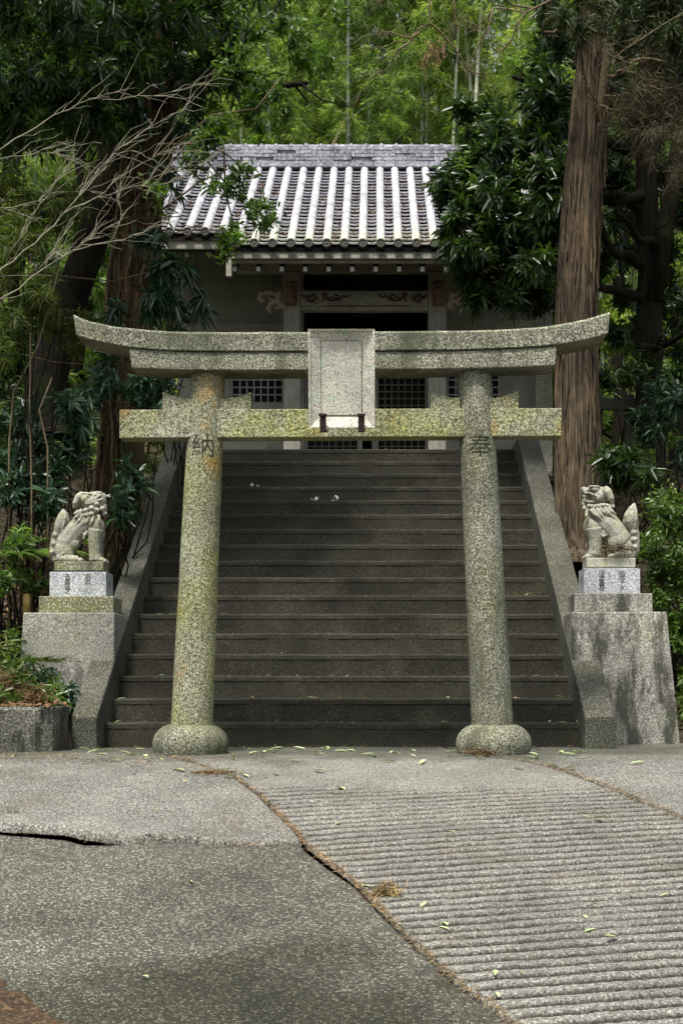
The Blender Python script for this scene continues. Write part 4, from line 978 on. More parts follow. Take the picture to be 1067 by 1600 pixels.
# --- broad-leaved evergreen whose dark crown hangs in front of the roof
def evergreen():
    Y = 16.2
    t = thing('evergreen_tree', P(1015, 640, Y), 'dark broad leaved evergreen with double trunk and glossy crown hanging over the roof', 'tree')
    tr = [(1016, 660, 22), (1014, 560, 20), (1014, 470, 20), (1016, 420, 19), (1010, 330, 18), (1008, 240, 16), (1012, 120, 14), (1016, -40, 12), (1018, -300, 8)]
    m = trunk_mesh([P(a, b, Y) for a, b, r in tr], [r*Y/F for a, b, r in tr], 22, .05, 1, .4)
    m2 = MB(); tr2 = [(1018, 470, 17), (1034, 380, 14), (1050, 290, 13), (1062, 210, 12), (1078, 120, 10)]
    m.tube([p for p in [P(a, b, Y-.05) for a, b, r in tr2]], [r*Y/F for a, b, r in tr2], 14)
    for a, b in (((1010, 420), (905, 350)), ((1008, 330), (860, 260)), ((1008, 300), (780, 330)), ((1010, 250), (800, 120)), ((905, 350), (760, 430)), ((1012, 470), (870, 420)), ((1030, 400), (960, 330)), ((1012, 200), (900, 80)), ((860, 260), (730, 330)), ((1000, 545), (1067, 520))):
        q = limb(m, P(*a, Y), P(*b, 15.2), .06, .02, .15, 0, 8); feather(m, q, .015, 6, .6)
    m.build('trunk', 'dark_bark', t)
    K = 15.3
    cl = [C(700, 330, K, 30, 45, .5, 110), C(728, 290, K, 40, 50, .6, 190), C(772, 250, K, 50, 60, .7, 260), C(830, 210, K, 60, 60, .7, 300), C(858, 130, K, 34, 90, .7, 230), C(852, 60, K, 24, 60, .6, 120), C(800, 330, K, 70, 70, .8, 420),
          C(740, 370, K, 50, 45, .6, 220), C(770, 430, K, 40, 38, .5, 150), C(820, 410, K, 60, 55, .7, 330), C(860, 330, K, 60, 80, .8, 380), C(850, 450, K, 36, 26, .4, 80), C(800, 462, K-.2, 14, 26, .2, 22), C(744, 455, K, 16, 28, .2, 26), C(725, 190, K, 26, 30, .4, 60), C(690, 300, K, 14, 30, .3, 30), C(760, 190, K, 30, 36, .4, 100)]
    foliage('crown', 'lf_dark', t, cl, (.08, .17), (.022, .038), 7, 'lance', .15, (.3, 1.45), .25)
    foliage('young_leaves', 'lf_mid', t, [(c_, r_, int(n_*.22)) for c_, r_, n_ in cl], (.06, .11), (.016, .028), 5, 'dia', .1, (.2, 1.4), .2)
    cl = [C(960, 330, 17, 60, 90, .8, 330), C(1040, 330, 17.3, 50, 70, .8, 260), C(960, 200, 17, 60, 70, .8, 300), C(1050, 90, 17, 60, 120, 1, 420), C(960, 430, 17, 40, 50, .6, 130), C(1050, 480, 17, 30, 40, .5, 70), C(990, 540, 16, 50, 30, .4, 90), C(960, 60, 17, 60, 80, 1, 330),
          C(980, -150, 16, 220, 150, 2, 800), C(950, -480, 15, 300, 160, 2.5, 350), C(1300, 100, 15, 180, 260, 2, 1200)]
    cl = [(c_, r_, int(n_*.6)) for c_, r_, n_ in cl]
    foliage('inner_crown', 'lf_dark', t, cl, (.12, .2), (.03, .05), 7, 'dia', .25, (.5, 1.3), .2)
evergreen()
# --- old ivy-hung tree left of the stairs
def old_tree():
    Y = 14.2; tr = [(176, 900, 36), (183, 830, 34), (190, 700, 33), (199, 560, 35), (207, 440, 36), (217, 340, 34), (235, 220, 34), (252, 110, 32), (264, 0, 31), (275, -150, 28), (290, -500, 20), (300, -900, 8)]
    t = thing('old_tree', P(180, 900, Y), 'large rough barked tree hung with vines left of the stairs', 'tree')
    m = trunk_mesh([P(a, b, Y) for a, b, r in tr], [r*Y/F for a, b, r in tr], 80, .13, 1.5, .4, .045); m.build('trunk', 'vine_bark', t)
    b = MB()
    for a, e in (((225, 170), (60, 20)), ((240, 100), (400, 60)), ((250, 60), (120, -40)), ((230, 160), (330, 120)), ((215, 200), (90, 130)), ((235, 150), (480, 130)), ((240, 120), (180, 20)), ((255, 40), (420, -40))):
        q = limb(b, P(*a, Y), P(*e, 13), .06, .018, .15, 0, 8); feather(b, q, .012, 7, .7)
    b.build('branches', 'dark_bark', t)
    K = 13
    cl = [C(60, 60, K, 110, 90, 1, 520), C(160, 60, K, 90, 80, 1, 400), C(60, 160, K, 90, 60, .8, 420), C(150, 160, K, 70, 50, .7, 300), C(330, 60, K+.6, 60, 70, .8, 200), C(320, 150, K+.6, 46, 50, .6, 110), 
          C(240, 20, K, 80, 50, .8, 200), C(100, -90, K, 260, 90, 1.6, 1100), C(300, -120, K, 200, 100, 1.6, 350), C(200, -380, K-1, 420, 150, 2.4, 450), C(-200, 60, K, 160, 200, 2, 800), C(-200, -500, 11, 300, 200, 2, 200)]
    cl = [(c_, r_, int(n_*.62)) for c_, r_, n_ in cl]
    foliage('crown', 'lf_dark', t, cl, (.08, .16), (.018, .032), 6, 'lance', -.1, (.3, 1.5), .3)
    foliage('fine_crown', 'lf_mid', t, [(c_, (r_[0]*1.05, r_[1], r_[2]*1.05), int(n_*.75)) for c_, r_, n_ in cl], (.04, .09), (.014, .026), 6, 'dia', -.1, (.2, 1.6), .2)
    cl = [C(345, 215, 12.6, 60, 26, .5, 70), C(300, 245, 12.6, 36, 20, .3, 26), C(372, 262, 12.6, 20, 22, .3, 24), C(350, 300, 12.6, 26, 26, .3, 30), C(395, 325, 12.6, 26, 16, .2, 26), C(418, 345, 12.6, 14, 14, .15, 16), C(365, 375, 12.6, 24, 20, .2, 34), C(392, 180, 12.8, 30, 36, .4, 60), C(352, 392, 12.6, 16, 8, .1, 12),
          C(430, 90, 13.4, 70, 70, .8, 170), C(495, 50, 14, 50, 60, .8, 90), C(440, 160, 13.6, 50, 40, .5, 70), C(380, 80, 13, 70, 80, .6, 200), C(250, 310, 12.7, 16, 40, .3, 20)]
    foliage('drooping_leaves', 'lf_mid', t, cl, (.045, .085), (.018, .03), 7, 'lance', -.1, (.4, 1.6), .2)
    s = MB()
    for path in ([(245, 225), (300, 225), (350, 238), (380, 262)], [(250, 330), (285, 305), (310, 285), (345, 270), (385, 250)], [(300, 225), (340, 270), (370, 310), (420, 342)], [(350, 238), (352, 300), (365, 350), (352, 385)], [(260, 240), (330, 180), (400, 170), (440, 120)]):
        s.tube([P(a, b_, 12.7) for a, b_ in path], [.011, .009, .007, .005, .004][:len(path)], 5)
    s.build('drooping_twigs', 'vine', t)
    return tr, Y
OT, OY = old_tree()
def on_trunk(py):
    ys = [b for a, b, r in OT][::-1]; return float(np.interp(py, ys, [a for a, b, r in OT][::-1])), float(np.interp(py, ys, [r for a, b, r in OT][::-1]))
labs = ['thick ropy vine climbing the left edge of the old tree trunk', 'twisting vine climbing the middle of the old tree trunk', 'thin vine looping over the right edge of the old tree trunk', 'vine wound round the old tree trunk below the gate beam', 'forked vine clinging high on the old tree trunk']
for k in range(5):
    lo, hi = [(880, 60), (860, 120), (620, 20), (890, 430), (420, -40)][k]; ph = [-.9, 0, .9, -.3, .5][k]; pts, py, m = [], lo, MB()
    while py > hi:
        x, r = on_trunk(py); a = -math.pi/2+ph+.8*nz(py*.006, k*7)+.25*nz(py*.03, k); rr = (r*1.12)*OY/F
        c = P(x, py, OY); pts.append(c+Vector((rr*math.cos(a), rr*math.sin(a), 0))); py -= 14
    m.tube(pts, [(.022 if k == 0 else .014)*(1-.5*i/len(pts)) for i in range(len(pts))], 7)
    for j in range(10):
        i = random.randrange(len(pts)-6); q = [pts[i]]+[pts[i]+Vector((random.uniform(-.2, .2)*u, -random.uniform(.03, .09), .07*u)) for u in (1, 2, 3, 4)]
        m.tube(q, .005, 4)
    v = m.build('climbing_vine', 'vine'); tag(v, labs[k], 'vine', 'vines on the old tree')
cl = []
t = thing('ivy', P(215, 300, OY-.6), 'glossy ivy leaves spilling down the old tree trunk', 'ivy')
cl = [C(on_trunk(py)[0]+dx, py, OY-.75, 34, 46, .16, n) for py, dx, n in ((20, -20, 16), (90, -20, 16), (150, -30, 22), (210, 30, 16), (290, 34, 14), (400, 40, 26), (450, 60, 40), (480, 40, 40), (520, -20, 16), (590, -30, 22), (640, 20, 12))]
foliage('leaves', 'lf_blue', t, cl, (.09, .16), (.022, .034), 5, 'lance', -.5, (.5, 1.4), .5)
# --- dark trunks on the left
def leaner():
    Y = 15.6; t = thing('leaning_tree', P(70, 620, Y), 'dark thick trunk leaning to the right behind the pale bare branches', 'tree')
    tr = [(62, 680, 34), (72, 600, 32), (92, 520, 30), (112, 460, 28), (140, 390, 27), (160, 330, 26), (176, 260, 24), (186, 180, 22), (190, 60, 20), (192, -100, 16)]
    trunk_mesh([P(a, b, Y) for a, b, r in tr], [r*Y/F for a, b, r in tr], 26, .06, 1, .3).build('trunk', 'dark_bark', t)
    cl = [C(120, 120, 15.4, 150, 120, 1, 700), C(30, 300, 15.8, 70, 70, .8, 130), C(0, 180, 15.6, 80, 80, .8, 300), C(120, -120, 15, 300, 140, 1.5, 900)]
    foliage('crown', 'lf_dark', t, cl, (.1, .18), (.03, .045), 6, 'dia', .2, (.5, 1.3), .2)
leaner()
# --- background woods, one tree each
BG = [('slim dark tree far left behind the pale bare branches', 30, 19, 11, 520, 'lf_mid'), ('dark leafy tree between the leaning trunk and the old tree', 130, 21, 14, 520, 'lf_bamboo_dk'),
      ('dark leafy tree left of the hall behind the old tree', 215, 22.5, 14, 480, 'lf_mid'), ('shadowy tree at the left edge above the shrubs', -40, 16.8, 12, 600, 'lf_dark'),
      ('bright green leafy tree at the right edge behind the double trunk', 1050, 23, 13, 620, 'lf_bamboo'), ('mid green tree between cedar and double trunk', 955, 21.5, 12, 640, 'lf_mid'),
      ('leafy tree right of the hall behind the cedar', 890, 23.5, 12, 560, 'lf_bamboo_dk'), ('dark tree beyond the right edge shrubs', 1130, 18.5, 15, 600, 'lf_dark')]
for lab, px, Y, r, pyb, mat in BG:
    x = X(px, Y); z = terr(x, Y); t = thing('broadleaf_tree', (x, Y, z), lab, 'tree', 'trees in the woods behind')
    m = MB(); limb(m, (x, Y, z-.2), (x+random.uniform(-.6, .6), Y, z+8.5), r*Y/F, .05, .06, 0, 10, 9)
    for k in range(9):
        zz = z+1.2+k*.8; q = limb(m, (x, Y, zz), (x+random.uniform(-1.6, 1.6), Y+random.uniform(-1, 1), zz+random.uniform(.2, 1.1)), .035, .01, .2)
    m.build('trunk', 'dark_bark', t)
    cl = [((x+random.uniform(-1.1, 1.1), Y+random.uniform(-.8, .8), z+.7+k*.62), (random.uniform(.6, 1.1), .8, random.uniform(.4, .7)), 150) for k in range(14)]
    foliage('crown', mat, t, cl, (.10, .19), (.028, .05), 6, 'dia', .2, (.5, 1.4), .2)
# --- bamboo grove
random.seed(4)
def bamboo_proto(seed, leafmat, culm, first=15, H=13.5):
    random.seed(seed); root = bpy.data.objects.new('bamboo', None); COL.objects.link(root)
    m = MB(); bend = random.uniform(.3, 1.2); az = random.uniform(0, 6.28); pts, rad = [], []
    z = 0
    def c(z): return Vector((math.cos(az)*bend*(z/H)**2.5, math.sin(az)*bend*(z/H)**2.5, z))
    nodes = []
    while z < H:
        r = .055*(1-.82*(z/H)**1.4); pts += [c(z), c(z+.015), c(z+.03)]; rad += [r*1.0, r*1.13, r*.98]; nodes.append(z); z += .30+.06*math.sin(z)
    m.tube(pts, rad, 8); 
    tw = MB(); cl = []
    for z in nodes[first:]:
        f = z/H
        for s in range(3):
            a = random.uniform(0, 6.28); L = random.uniform(.7, 1.5)*(1.15-.5*f)
            e = c(z)+Vector((math.cos(a)*L, math.sin(a)*L, L*.55)); tw.tube([c(z), c(z).lerp(e, .5)+Vector((0, 0, .08)), e], [.006, .004, .002], 4, False)
            cl += [(tuple(c(z).lerp(e, .6)), (L*.45, L*.45, .26), 15), (tuple(e), (.34, .34, .24), 15)]
    cu = m.build('culm', culm, root); tw.build('twigs', culm, cu)
    foliage('leaves', leafmat, root, cl, (.09, .16), (.016, .024), 6, 'dia', -.45, (.4, 1.2), .25)
    return root
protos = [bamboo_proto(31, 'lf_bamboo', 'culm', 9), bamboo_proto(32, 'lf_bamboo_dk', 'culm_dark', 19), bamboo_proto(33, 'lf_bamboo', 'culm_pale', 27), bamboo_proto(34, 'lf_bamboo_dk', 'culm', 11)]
BL = ['shaded green bamboo standing in the grove behind the hall', 'dark bamboo culm coloured as if in shadow behind the hall', 'pale bamboo coloured as if catching light in the grove behind the hall roof', 'leafy bamboo with dim culm in the grove behind the hall']
spots = [(475, 27, 1), (487, 29, 1), (520, 31, 3), (560, 28, 1), (617, 26.5, 1), (634, 27.5, 0), (646, 25.5, 2), (688, 24.6, 2), (735, 24.2, 2), (766, 24.8, 2), (806, 24.4, 2), (663, 25, 1), (590, 25, 1), (541, 24.6, 1), (712, 25.4, 1), (375, 26.5, 0), (400, 28, 2), (430, 26, 1), (300, 27, 3), (250, 29, 0), (340, 31, 1), (205, 26, 1), (150, 28, 0), (90, 27, 3), (55, 25.5, 1), (35, 30, 0), (845, 28, 0), (890, 27, 2), (940, 29, 0), (1000, 27, 2), (1060, 29, 0), (1100, 26, 3)]
for k in range(52): spots.append((random.uniform(100, 1080), random.uniform(29, 37), random.choice((0, 3, 1, 0, 0))))
used = set()
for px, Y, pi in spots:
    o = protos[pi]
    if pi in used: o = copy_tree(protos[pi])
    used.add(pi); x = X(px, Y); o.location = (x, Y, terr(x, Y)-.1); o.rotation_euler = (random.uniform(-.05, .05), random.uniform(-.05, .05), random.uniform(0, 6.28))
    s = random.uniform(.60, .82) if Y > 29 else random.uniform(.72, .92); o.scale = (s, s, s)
    lab, gp = BL[pi], 'bamboo grove behind the hall'
    tag(o, lab, 'bamboo', gp)
x = X(515, 24.5); lg = MB(); lg.tube(branch_pts(P(508, 250, 24.5), P(572, 130, 25.5), 0, .04), [.035, .034, .032, .03, .028, .025, .02], 8); tag(lg.build('leaning_culm', 'brown_twig'), 'thin broken brown culm leaning diagonally above the roof ridge', 'bamboo')
# understorey on the slope behind the hall
n = 42000; xs = RNG.uniform(-13, 13, n); ys = RNG.uniform(22.9, 46, n); hs = RNG.random(n)**1.6*1.9
zz = np.array([terr(a, b) for a, b in zip(xs, ys)]); dn = np.array([nz(a*.6, b*.6) for a, b in zip(xs, ys)]); hs *= np.clip(.6+dn*1.5, .15, 1.4)
p = np.stack([xs, ys, zz+hs], 1); d = RNG.normal(size=(n, 3))*[1, 1, .4]+[0, 0, -.1]
o = leaves_obj('hillside_undergrowth', 'lf_bamboo_dk', None, p, d, RNG.normal(size=(n, 3))*.4+[0, -.3, 1], RNG.uniform(.14, .3, n), RNG.uniform(.04, .08, n)); tag(o, 'mixed green undergrowth covering the slope behind the hall', 'undergrowth', None, 'stuff')
# --- shrubs with big glossy leaves
def shrub(px, py, Y, clumps, label, mat='lf_blue', Lr=(.06, .17), Wr=(.018, .034), wh=8, name='glossy_shrub', stems=5, kind='lance', up=.3, spread=(.35, 1.55), group=None, cat='shrub', stem_mat='dark_bark', droop=.2):
    x = X(px, Y); z = terr(x, Y); t = thing(name, (x, Y, z), label, cat, group); m = MB()
    for c, r, n in clumps:
        for k in range(stems if py < 0 else 2):
            e = Vector(c)+Vector((random.uniform(-.6, .6)*r[0], random.uniform(-.5, .5)*r[1], random.uniform(-.4, .6)*r[2]))
            limb(m, (x+random.uniform(-.12, .12), Y+random.uniform(-.1, .1), z-.05), e, .010, .004, .12, 0, 7, 5)
    m.build('stems', stem_mat, t); foliage('leaves', mat, t, clumps, Lr, Wr, wh, kind, up, spread, droop); return t
G1 = 'glossy shrubs on the left bank'
shrub(60, 840, 13.2, [C(28, 660, 13.2, 40, 42, .4, 60), C(62, 700, 13.0, 36, 30, .3, 42), C(20, 735, 12.9, 30, 24, .3, 30)], 'large leaved glossy shrub at the left edge beside the pale stems', group=G1)
shrub(115, 840, 13.3, [C(118, 650, 13.2, 42, 34, .4, 60), C(140, 610, 13.3, 34, 26, .3, 34), C(105, 690, 13.1, 34, 22, .3, 34)], 'glossy shrub left of the old tree at the height of the lower gate beam', group=G1)
shrub(45, 900, 12.8, [C(40, 770, 12.7, 44, 34, .35, 54), C(95, 745, 12.8, 34, 26, .3, 34), C(80, 790, 12.6, 30, 20, .25, 26)], 'dark glossy shrub directly behind and left of the left lion', group=G1)
shrub(170, 860, 13.4, [C(208, 745, 12.8, 30, 22, .25, 22), C(180, 772, 12.7, 26, 16, .2, 16), C(196, 800, 12.8, 14, 20, .15, 12)], 'small glossy shrub between the old tree and the stair wall', group=G1)
shrub(176, 850, 13.5, [C(212, 612, 13.2, 40, 26, .3, 40), C(246, 590, 13.2, 22, 20, .2, 22), C(175, 590, 13.3, 26, 26, .3, 26), C(258, 630, 13.2, 18, 14, .2, 14)], 'glossy shrub seen between the two left beam ends of the gate', group=G1)
shrub(10, 940, 12.2, [C(20, 850, 12.3, 30, 40, .3, 60), C(0, 920, 12.0, 26, 40, .3, 50), C(48, 905, 12.4, 26, 24, .2, 26)], 'low leafy shrub at the left edge beside the bamboo stump', 'lf_mid', (.06, .1), (.018, .028), 7, group=G1)
shrub(280, 500, 15.5, [C(280, 440, 15.4, 20, 26, .3, 16), C(268, 490, 15.4, 14, 24, .2, 12), C(312, 470, 15.4, 8, 26, .2, 7), C(258, 540, 15.4, 16, 26, .2, 10)], 'narrow leaved shrub drooping before the left corner post of the hall', 'lf_blue', (.14, .24), (.016, .024), 7, up=-.3, group=G1, droop=.5)
G2 = 'dark shrubs on the right bank'
shrub(985, 860, 13.6, [C(975, 700, 13.5, 40, 34, .4, 56), C(1000, 745, 13.3, 40, 30, .4, 50), C(955, 745, 13.5, 20, 30, .3, 26)], 'dark large leaved shrub right of the cedar above the right lion', 'lf_dark', group=G2)
shrub(1050, 800, 13.6, [C(1040, 640, 13.6, 40, 40, .4, 66), C(1060, 700, 13.4, 34, 40, .4, 60), C(1010, 660, 13.6, 30, 26, .3, 36)], 'dark glossy shrub at the right edge under the double trunk', group=G2)
shrub(1000, 700, 14.8, [C(985, 600, 14.7, 50, 30, .4, 60), C(1040, 580, 14.8, 44, 30, .4, 56)], 'shadowed shrub around the foot of the double trunk', 'lf_dark', group=G2)
shrub(965, 640, 19, [C(955, 520, 19, 40, 50, .5, 150), C(1000, 500, 19.3, 40, 40, .5, 110), C(1050, 500, 19, 40, 50, .5, 170)], 'pale green leafy bush glowing beyond the right end of the top beam', 'lf_bamboo', (.1, .17), (.03, .045), 6, group=G2)
G3 = 'small leaved hedge bushes at the right edge'
for lab, c in (('upper small leaved hedge bush behind the tail of the right lion', [C(1045, 800, 12.9, 40, 38, .4, 330), C(1025, 850, 12.8, 26, 30, .3, 170)]),
               ('middle small leaved hedge bush beside the right pedestal block', [C(1050, 890, 12.8, 34, 50, .35, 330), C(1025, 930, 12.7, 20, 24, .2, 90)]),
               ('lowest small leaved hedge bush at the right edge beside the pedestal foot', [C(1066, 1000, 12.7, 24, 60, .3, 280), C(1075, 1090, 12.5, 18, 60, .3, 200), C(1050, 970, 12.75, 14, 24, .2, 60)])):
    shrub(1060, 1080, 12.8, c, lab, 'lf_hedge', (.035, .065), (.016, .026), 6, 'hedge_bush', 4, 'dia', .2, group=G3)
# --- fine bamboo grass on the far left
shrub(20, 620, 12.6, [C(30, 400, 12.6, 60, 70, .5, 520), C(20, 300, 12.8, 50, 60, .5, 300), C(70, 470, 12.7, 50, 40, .4, 230), C(110, 340, 13, 40, 50, .4, 150), C(15, 520, 12.5, 30, 50, .3, 180), C(100, 520, 13.3, 40, 40, .4, 130)],
      'fine leaved yellow green bamboo grass filling the left edge', 'lf_grass', (.06, .12), (.007, .011), 7, 'dwarf_bamboo', 2, 'dia', .2, cat='bamboo grass')
# --- pale upright stems
G4 = 'bare upright stems on the left bank'
for k, (a, b, c) in enumerate((([50, 760], [47, 640], [48, 520]), ([75, 700], [62, 640], [82, 590]), ([15, 690], [22, 612], [60, 540]))):
    pts = [P(*q, 12.5) for q in (a, b, c)]+([P(80, 470, 12.5), P(92, 420, 12.5)] if k == 2 else [])
    z0 = terr(pts[0].x, 12.5); pts = [Vector((pts[0].x, 12.5, z0-.05))]+pts
    o = MB().tube(pts, [.009]+[.008-.0012*i for i in range(len(pts)-1)], 6).build('dead_sapling', 'brown_twig'); tag(o, ['straight thin stem rising left of the leaning trunk', 'short crooked stem beside the leaning trunk foot', 'long thin stem bending far up to the right at the left edge'][k], 'stem', G4)
# --- bare branched shrub in front on the left
t = thing('bare_shrub', (X(-90, 10.6), 10.75, .28), 'leafless shrub with long pale branches sweeping in from the left edge', 'shrub')
m = MB(); Yb = 10.6
m.tube([(X(-90, 10.6), 10.75, .25), P(-100, 800, Yb), P(-80, 620, Yb), P(-50, 500, Yb)], [.03, .026, .02, .016], 8); m.tube([P(-100, 800, Yb), P(-110, 500, Yb), P(-70, 300, Yb), P(-5, 238, Yb)], [.02, .016, .012, .008], 8)
for path, r in (([(-50, 500), (-20, 445), (3, 419), (56, 380), (98, 335), (152, 275), (182, 236), (194, 222)], .0125), ([(98, 335), (152, 308), (190, 297), (219, 290), (262, 287), (300, 270)], .008), ([(-50, 500), (10, 462), (70, 419), (112, 392), (174, 377), (225, 363), (259, 349), (300, 340)], .0095),
                ([(-5, 238), (42, 208), (84, 180), (121, 163), (169, 146), (200, 140)], .0085), ([(152, 308), (186, 278), (239, 247), (262, 236)], .0065), ([(-5, 250), (60, 238), (130, 250)], .005), ([(182, 236), (219, 210), (250, 190), (300, 165)], .005), ([(15, 395), (62, 320), (100, 270), (140, 205)], .004), ([(120, 312), (135, 290), (180, 240), (219, 237)], .005),
                ([(219, 290), (270, 262), (330, 255)], .004), ([(174, 377), (190, 340), (185, 300)], .004), ([(112, 392), (150, 365), (180, 350)], .004), ([(60, 420), (80, 400), (112, 345)], .004), ([(-20, 330), (40, 318), (100, 300), (160, 300)], .004), ([(160, 155), (240, 150), (330, 130)], .004)):
    pts = [P(a, b, Yb+.02*i) for i, (a, b) in enumerate(path)]
    pts = [p for a, b in zip(pts, pts[1:]) for p in (a, a.lerp(b, .33)+Vector([random.uniform(-.012, .012) for _ in range(3)]), a.lerp(b, .66)+Vector([random.uniform(-.012, .012) for _ in range(3)]))]+[pts[-1]]
    m.tube(pts, [r*.6*(1-.8*i/len(pts)) for i in range(len(pts))], 6)
    for i in range(11):
        j = random.randrange(1, len(pts)-1); d = (pts[j+1]-pts[j]).normalized(); e = d+Vector((random.uniform(-.3, .5), random.uniform(-.6, .6), random.uniform(-.6, .9)))
        limb(m, pts[j], pts[j]+e.normalized()*random.uniform(.1, .42), .0024, .0009, .12, -.05, 5, 4)
m.build('branches', 'twig', t)
# --- ferns
def fern(px, py, Y, nf, L, label, az0=0):
    c = P(px, py, Y); t = thing('fern', c, label, 'fern', 'ferns on the left bank'); ps, ds, ns, Ls, Ws = [], [], [], [], []; m = MB()
    for k in range(nf):
        a = az0+2*math.pi*k/nf+random.uniform(-.2, .2); h = Vector((math.cos(a), math.sin(a)*.8, 0)); q = []
        for i in range(26):
            f = i/25; q.append(c+h*L*f+Vector((0, 0, L*(.75*f-.85*f*f))))
        m.tube(q, .003, 4)
        for i in range(2, 26):
            for s in (1, -1):
                ps.append(q[i]); d = Vector((-h.y*s, h.x*s, 0))+h*.35+Vector((0, 0, -.15)); ds.append(d); ns.append((0, -.2, 1)); Ls.append(L*.24*math.sin(math.pi*min(1, (i/25)*.9+.12))); Ws.append(.018)
    m.build('fronds', 'vine', t); leaves_obj('leaflets', 'lf_mid', t, np.array(ps), np.array(ds), np.array(ns, float), Ls, Ws, 'dia', .05, .15)
fern(75, 872, 12.4, 9, .42, 'large fern spreading its fronds behind the left lion'); fern(8, 872, 12.1, 7, .3, 'small bright fern at the left edge'); fern(104, 850, 12.6, 7, .3, 'fern half hidden behind the tail of the left lion')
# --- bed above the retaining wall
GB = 'leafy plants above the retaining wall'
bed = [(12, 1090, 10.9, 'lf_mid', 'leafy plant at the left edge above the retaining wall'), (45, 1075, 11.1, 'lf_hedge', 'low bushy plant in the middle of the wall bed'), (78, 1082, 11.0, 'lf_mid', 'bright green sprouting plant near the right end of the wall bed'), (100, 1080, 11.3, 'lf_blue', 'dark leaved plant against the foot of the left pedestal'),
       (20, 1040, 11.4, 'lf_hedge', 'bushy plant beside the left edge of the pedestal'), (5, 1010, 11.6, 'lf_grass', 'yellowish plant at the left edge beside the pedestal'), (62, 1050, 11.5, 'lf_blue', 'sprig standing against the pedestal front'), (30, 1000, 11.9, 'lf_hedge', 'upper bushy plant left of the pedestal')]
for px, py, Y, mat, lab in bed:
    shrub(px, py, Y, [C(px, py, Y, 20, 16, .12, 26), C(px+8, py+10, Y-.05, 18, 9, .1, 16)], lab, mat, (.05, .095), (.012, .02), 6, 'bank_plant', 2, 'lance', .5, group=GB, cat='plant')
# dry litter
def scatter_litter(name, label, mat, pts, L, W, tilt=.25, cat='leaf litter'):
    n = len(pts); p = np.array(pts); a = RNG.uniform(0, 6.28, n); d = np.stack([np.cos(a), np.sin(a), RNG.normal(size=n)*tilt], 1); nn = RNG.normal(size=(n, 3))*tilt+[0, 0, 1]
    o = leaves_obj(name, mat, None, p, d, nn, RNG.uniform(*L, n), RNG.uniform(*W, n), 'dia', .15, 0); return tag(o, label, cat, None, 'stuff')
pts = []
for _ in range(5200):
    y = random.uniform(10.45, 13.8); x = random.uniform(-6, -2.15) if random.random() < .75 else random.uniform(-3.2, -2.2)
    if -2.8 < x and 11.7 < y < 12.4: continue
    pts.append((x, y, terr(x, y)+.02+random.random()*.04 if y > 11.0 else .31+.02*random.random()))
scatter_litter('bank_litter', 'brown fallen leaves and needles covering the left bank', 'litter', pts, (.04, .10), (.015, .035))
pts = []
for _ in range(5200):
    y = random.uniform(12.3, 17); x = random.uniform(1.8, 6); pts.append((x, y, terr(x, y)+.02+random.random()*.03))
for _ in range(2500):
    y = random.uniform(12.4, 17); x = random.uniform(-6, -2.2); pts.append((x, y, terr(x, y)+.02+random.random()*.03))
scatter_litter('slope_litter', 'brown fallen leaves lying on the shaded slopes beside the stairs', 'litter', pts, (.05, .12), (.02, .04))
def gz(x, y): return road_z(x, y)+bumpy(x, y)
pts = []
for _ in range(2900):
    y = random.uniform(4.6, 10.1); w_ = .006+.022*max(0, nz(y*1.7, 3)); x = xl(y)+random.gauss(0, w_)*(.6+.9*(random.random() < .1)); pts.append((x, y, gz(x, y)+.004))
for _ in range(800):
    y = random.uniform(8.0, 9.95); x = xr_(y)+random.gauss(0, .025); pts.append((x, y, gz(x, y)+.006))
for _ in range(500):
    x = random.gauss(-1.5, .4); y = random.gauss(9.9, .13); pts.append((x, y, gz(x, y)+.01))
for _ in range(220):
    x = random.gauss(-.95, .10); y = random.gauss(9.4, .05); pts.append((x, y, gz(x, y)+.01+.02*random.random()))
for _ in range(420):
    x = random.uniform(-2.6, -1.9); y = random.gauss(10.05, .15); pts.append((x, y, gz(x, y)+.008))
for _ in range(260):
    x = random.uniform(-2.5, 2.4); y = random.uniform(5.2, 10.8); pts.append((x, y, gz(x, y)+.006))
for _ in range(260):
    x = random.uniform(-1.9, 1.5); y = random.gauss(11.2, .05); pts.append((x, y, gz(x, y)+.01))
for _ in range(200):
    x = random.uniform(-1.9, -.5); y = terp(YB, x)-random.uniform(0, .03); pts.append((x, y, gz(x, y)+.006))
scatter_litter('needle_litter', 'orange brown cedar needles gathered along the cracks of the yard', 'straw_mix', pts, (.02, .055), (.002, .006), .2, 'needle litter')
pts = []
for _ in range(240): 
    x = random.uniform(-2.5, -1.1); y = random.uniform(8.3, 10.2); pts.append((x, y, gz(x, y)+.012))
for _ in range(300): 
    x = random.choice(rows_x)+PITCH/2+random.gauss(0, .03); y = 0
for k in range(17):
    for _ in range(22):
        x = random.uniform(SX0+.03, SX1-.03); y = ST_Y+k*ST_T+random.uniform(.1, .32) ; pts.append((x, y, (k+1)*ST_R+.006))
scatter_litter('step_litter', 'small dry leaf scraps scattered on the steps and yard', 'straw', pts, (.015, .045), (.006, .014), .2)
pts = []
for _ in range(2600):
    x = random.choice(rows_x)+PITCH/2+random.gauss(0, .028); y = random.uniform(18.05, 21.2)
    if nz(x*1.6, y*1.3, 5)+.12*(19.5-y) < -.02 and random.random() < .8: continue
    if not porch(x) and y < 18.5: continue
    pts.append((x, y, zr(y)+.015+random.random()*.02))
scatter_litter('roof_litter', 'rusty brown fallen leaves caught between the roof tile rows', 'litter', pts, (.03, .07), (.018, .03), .4)
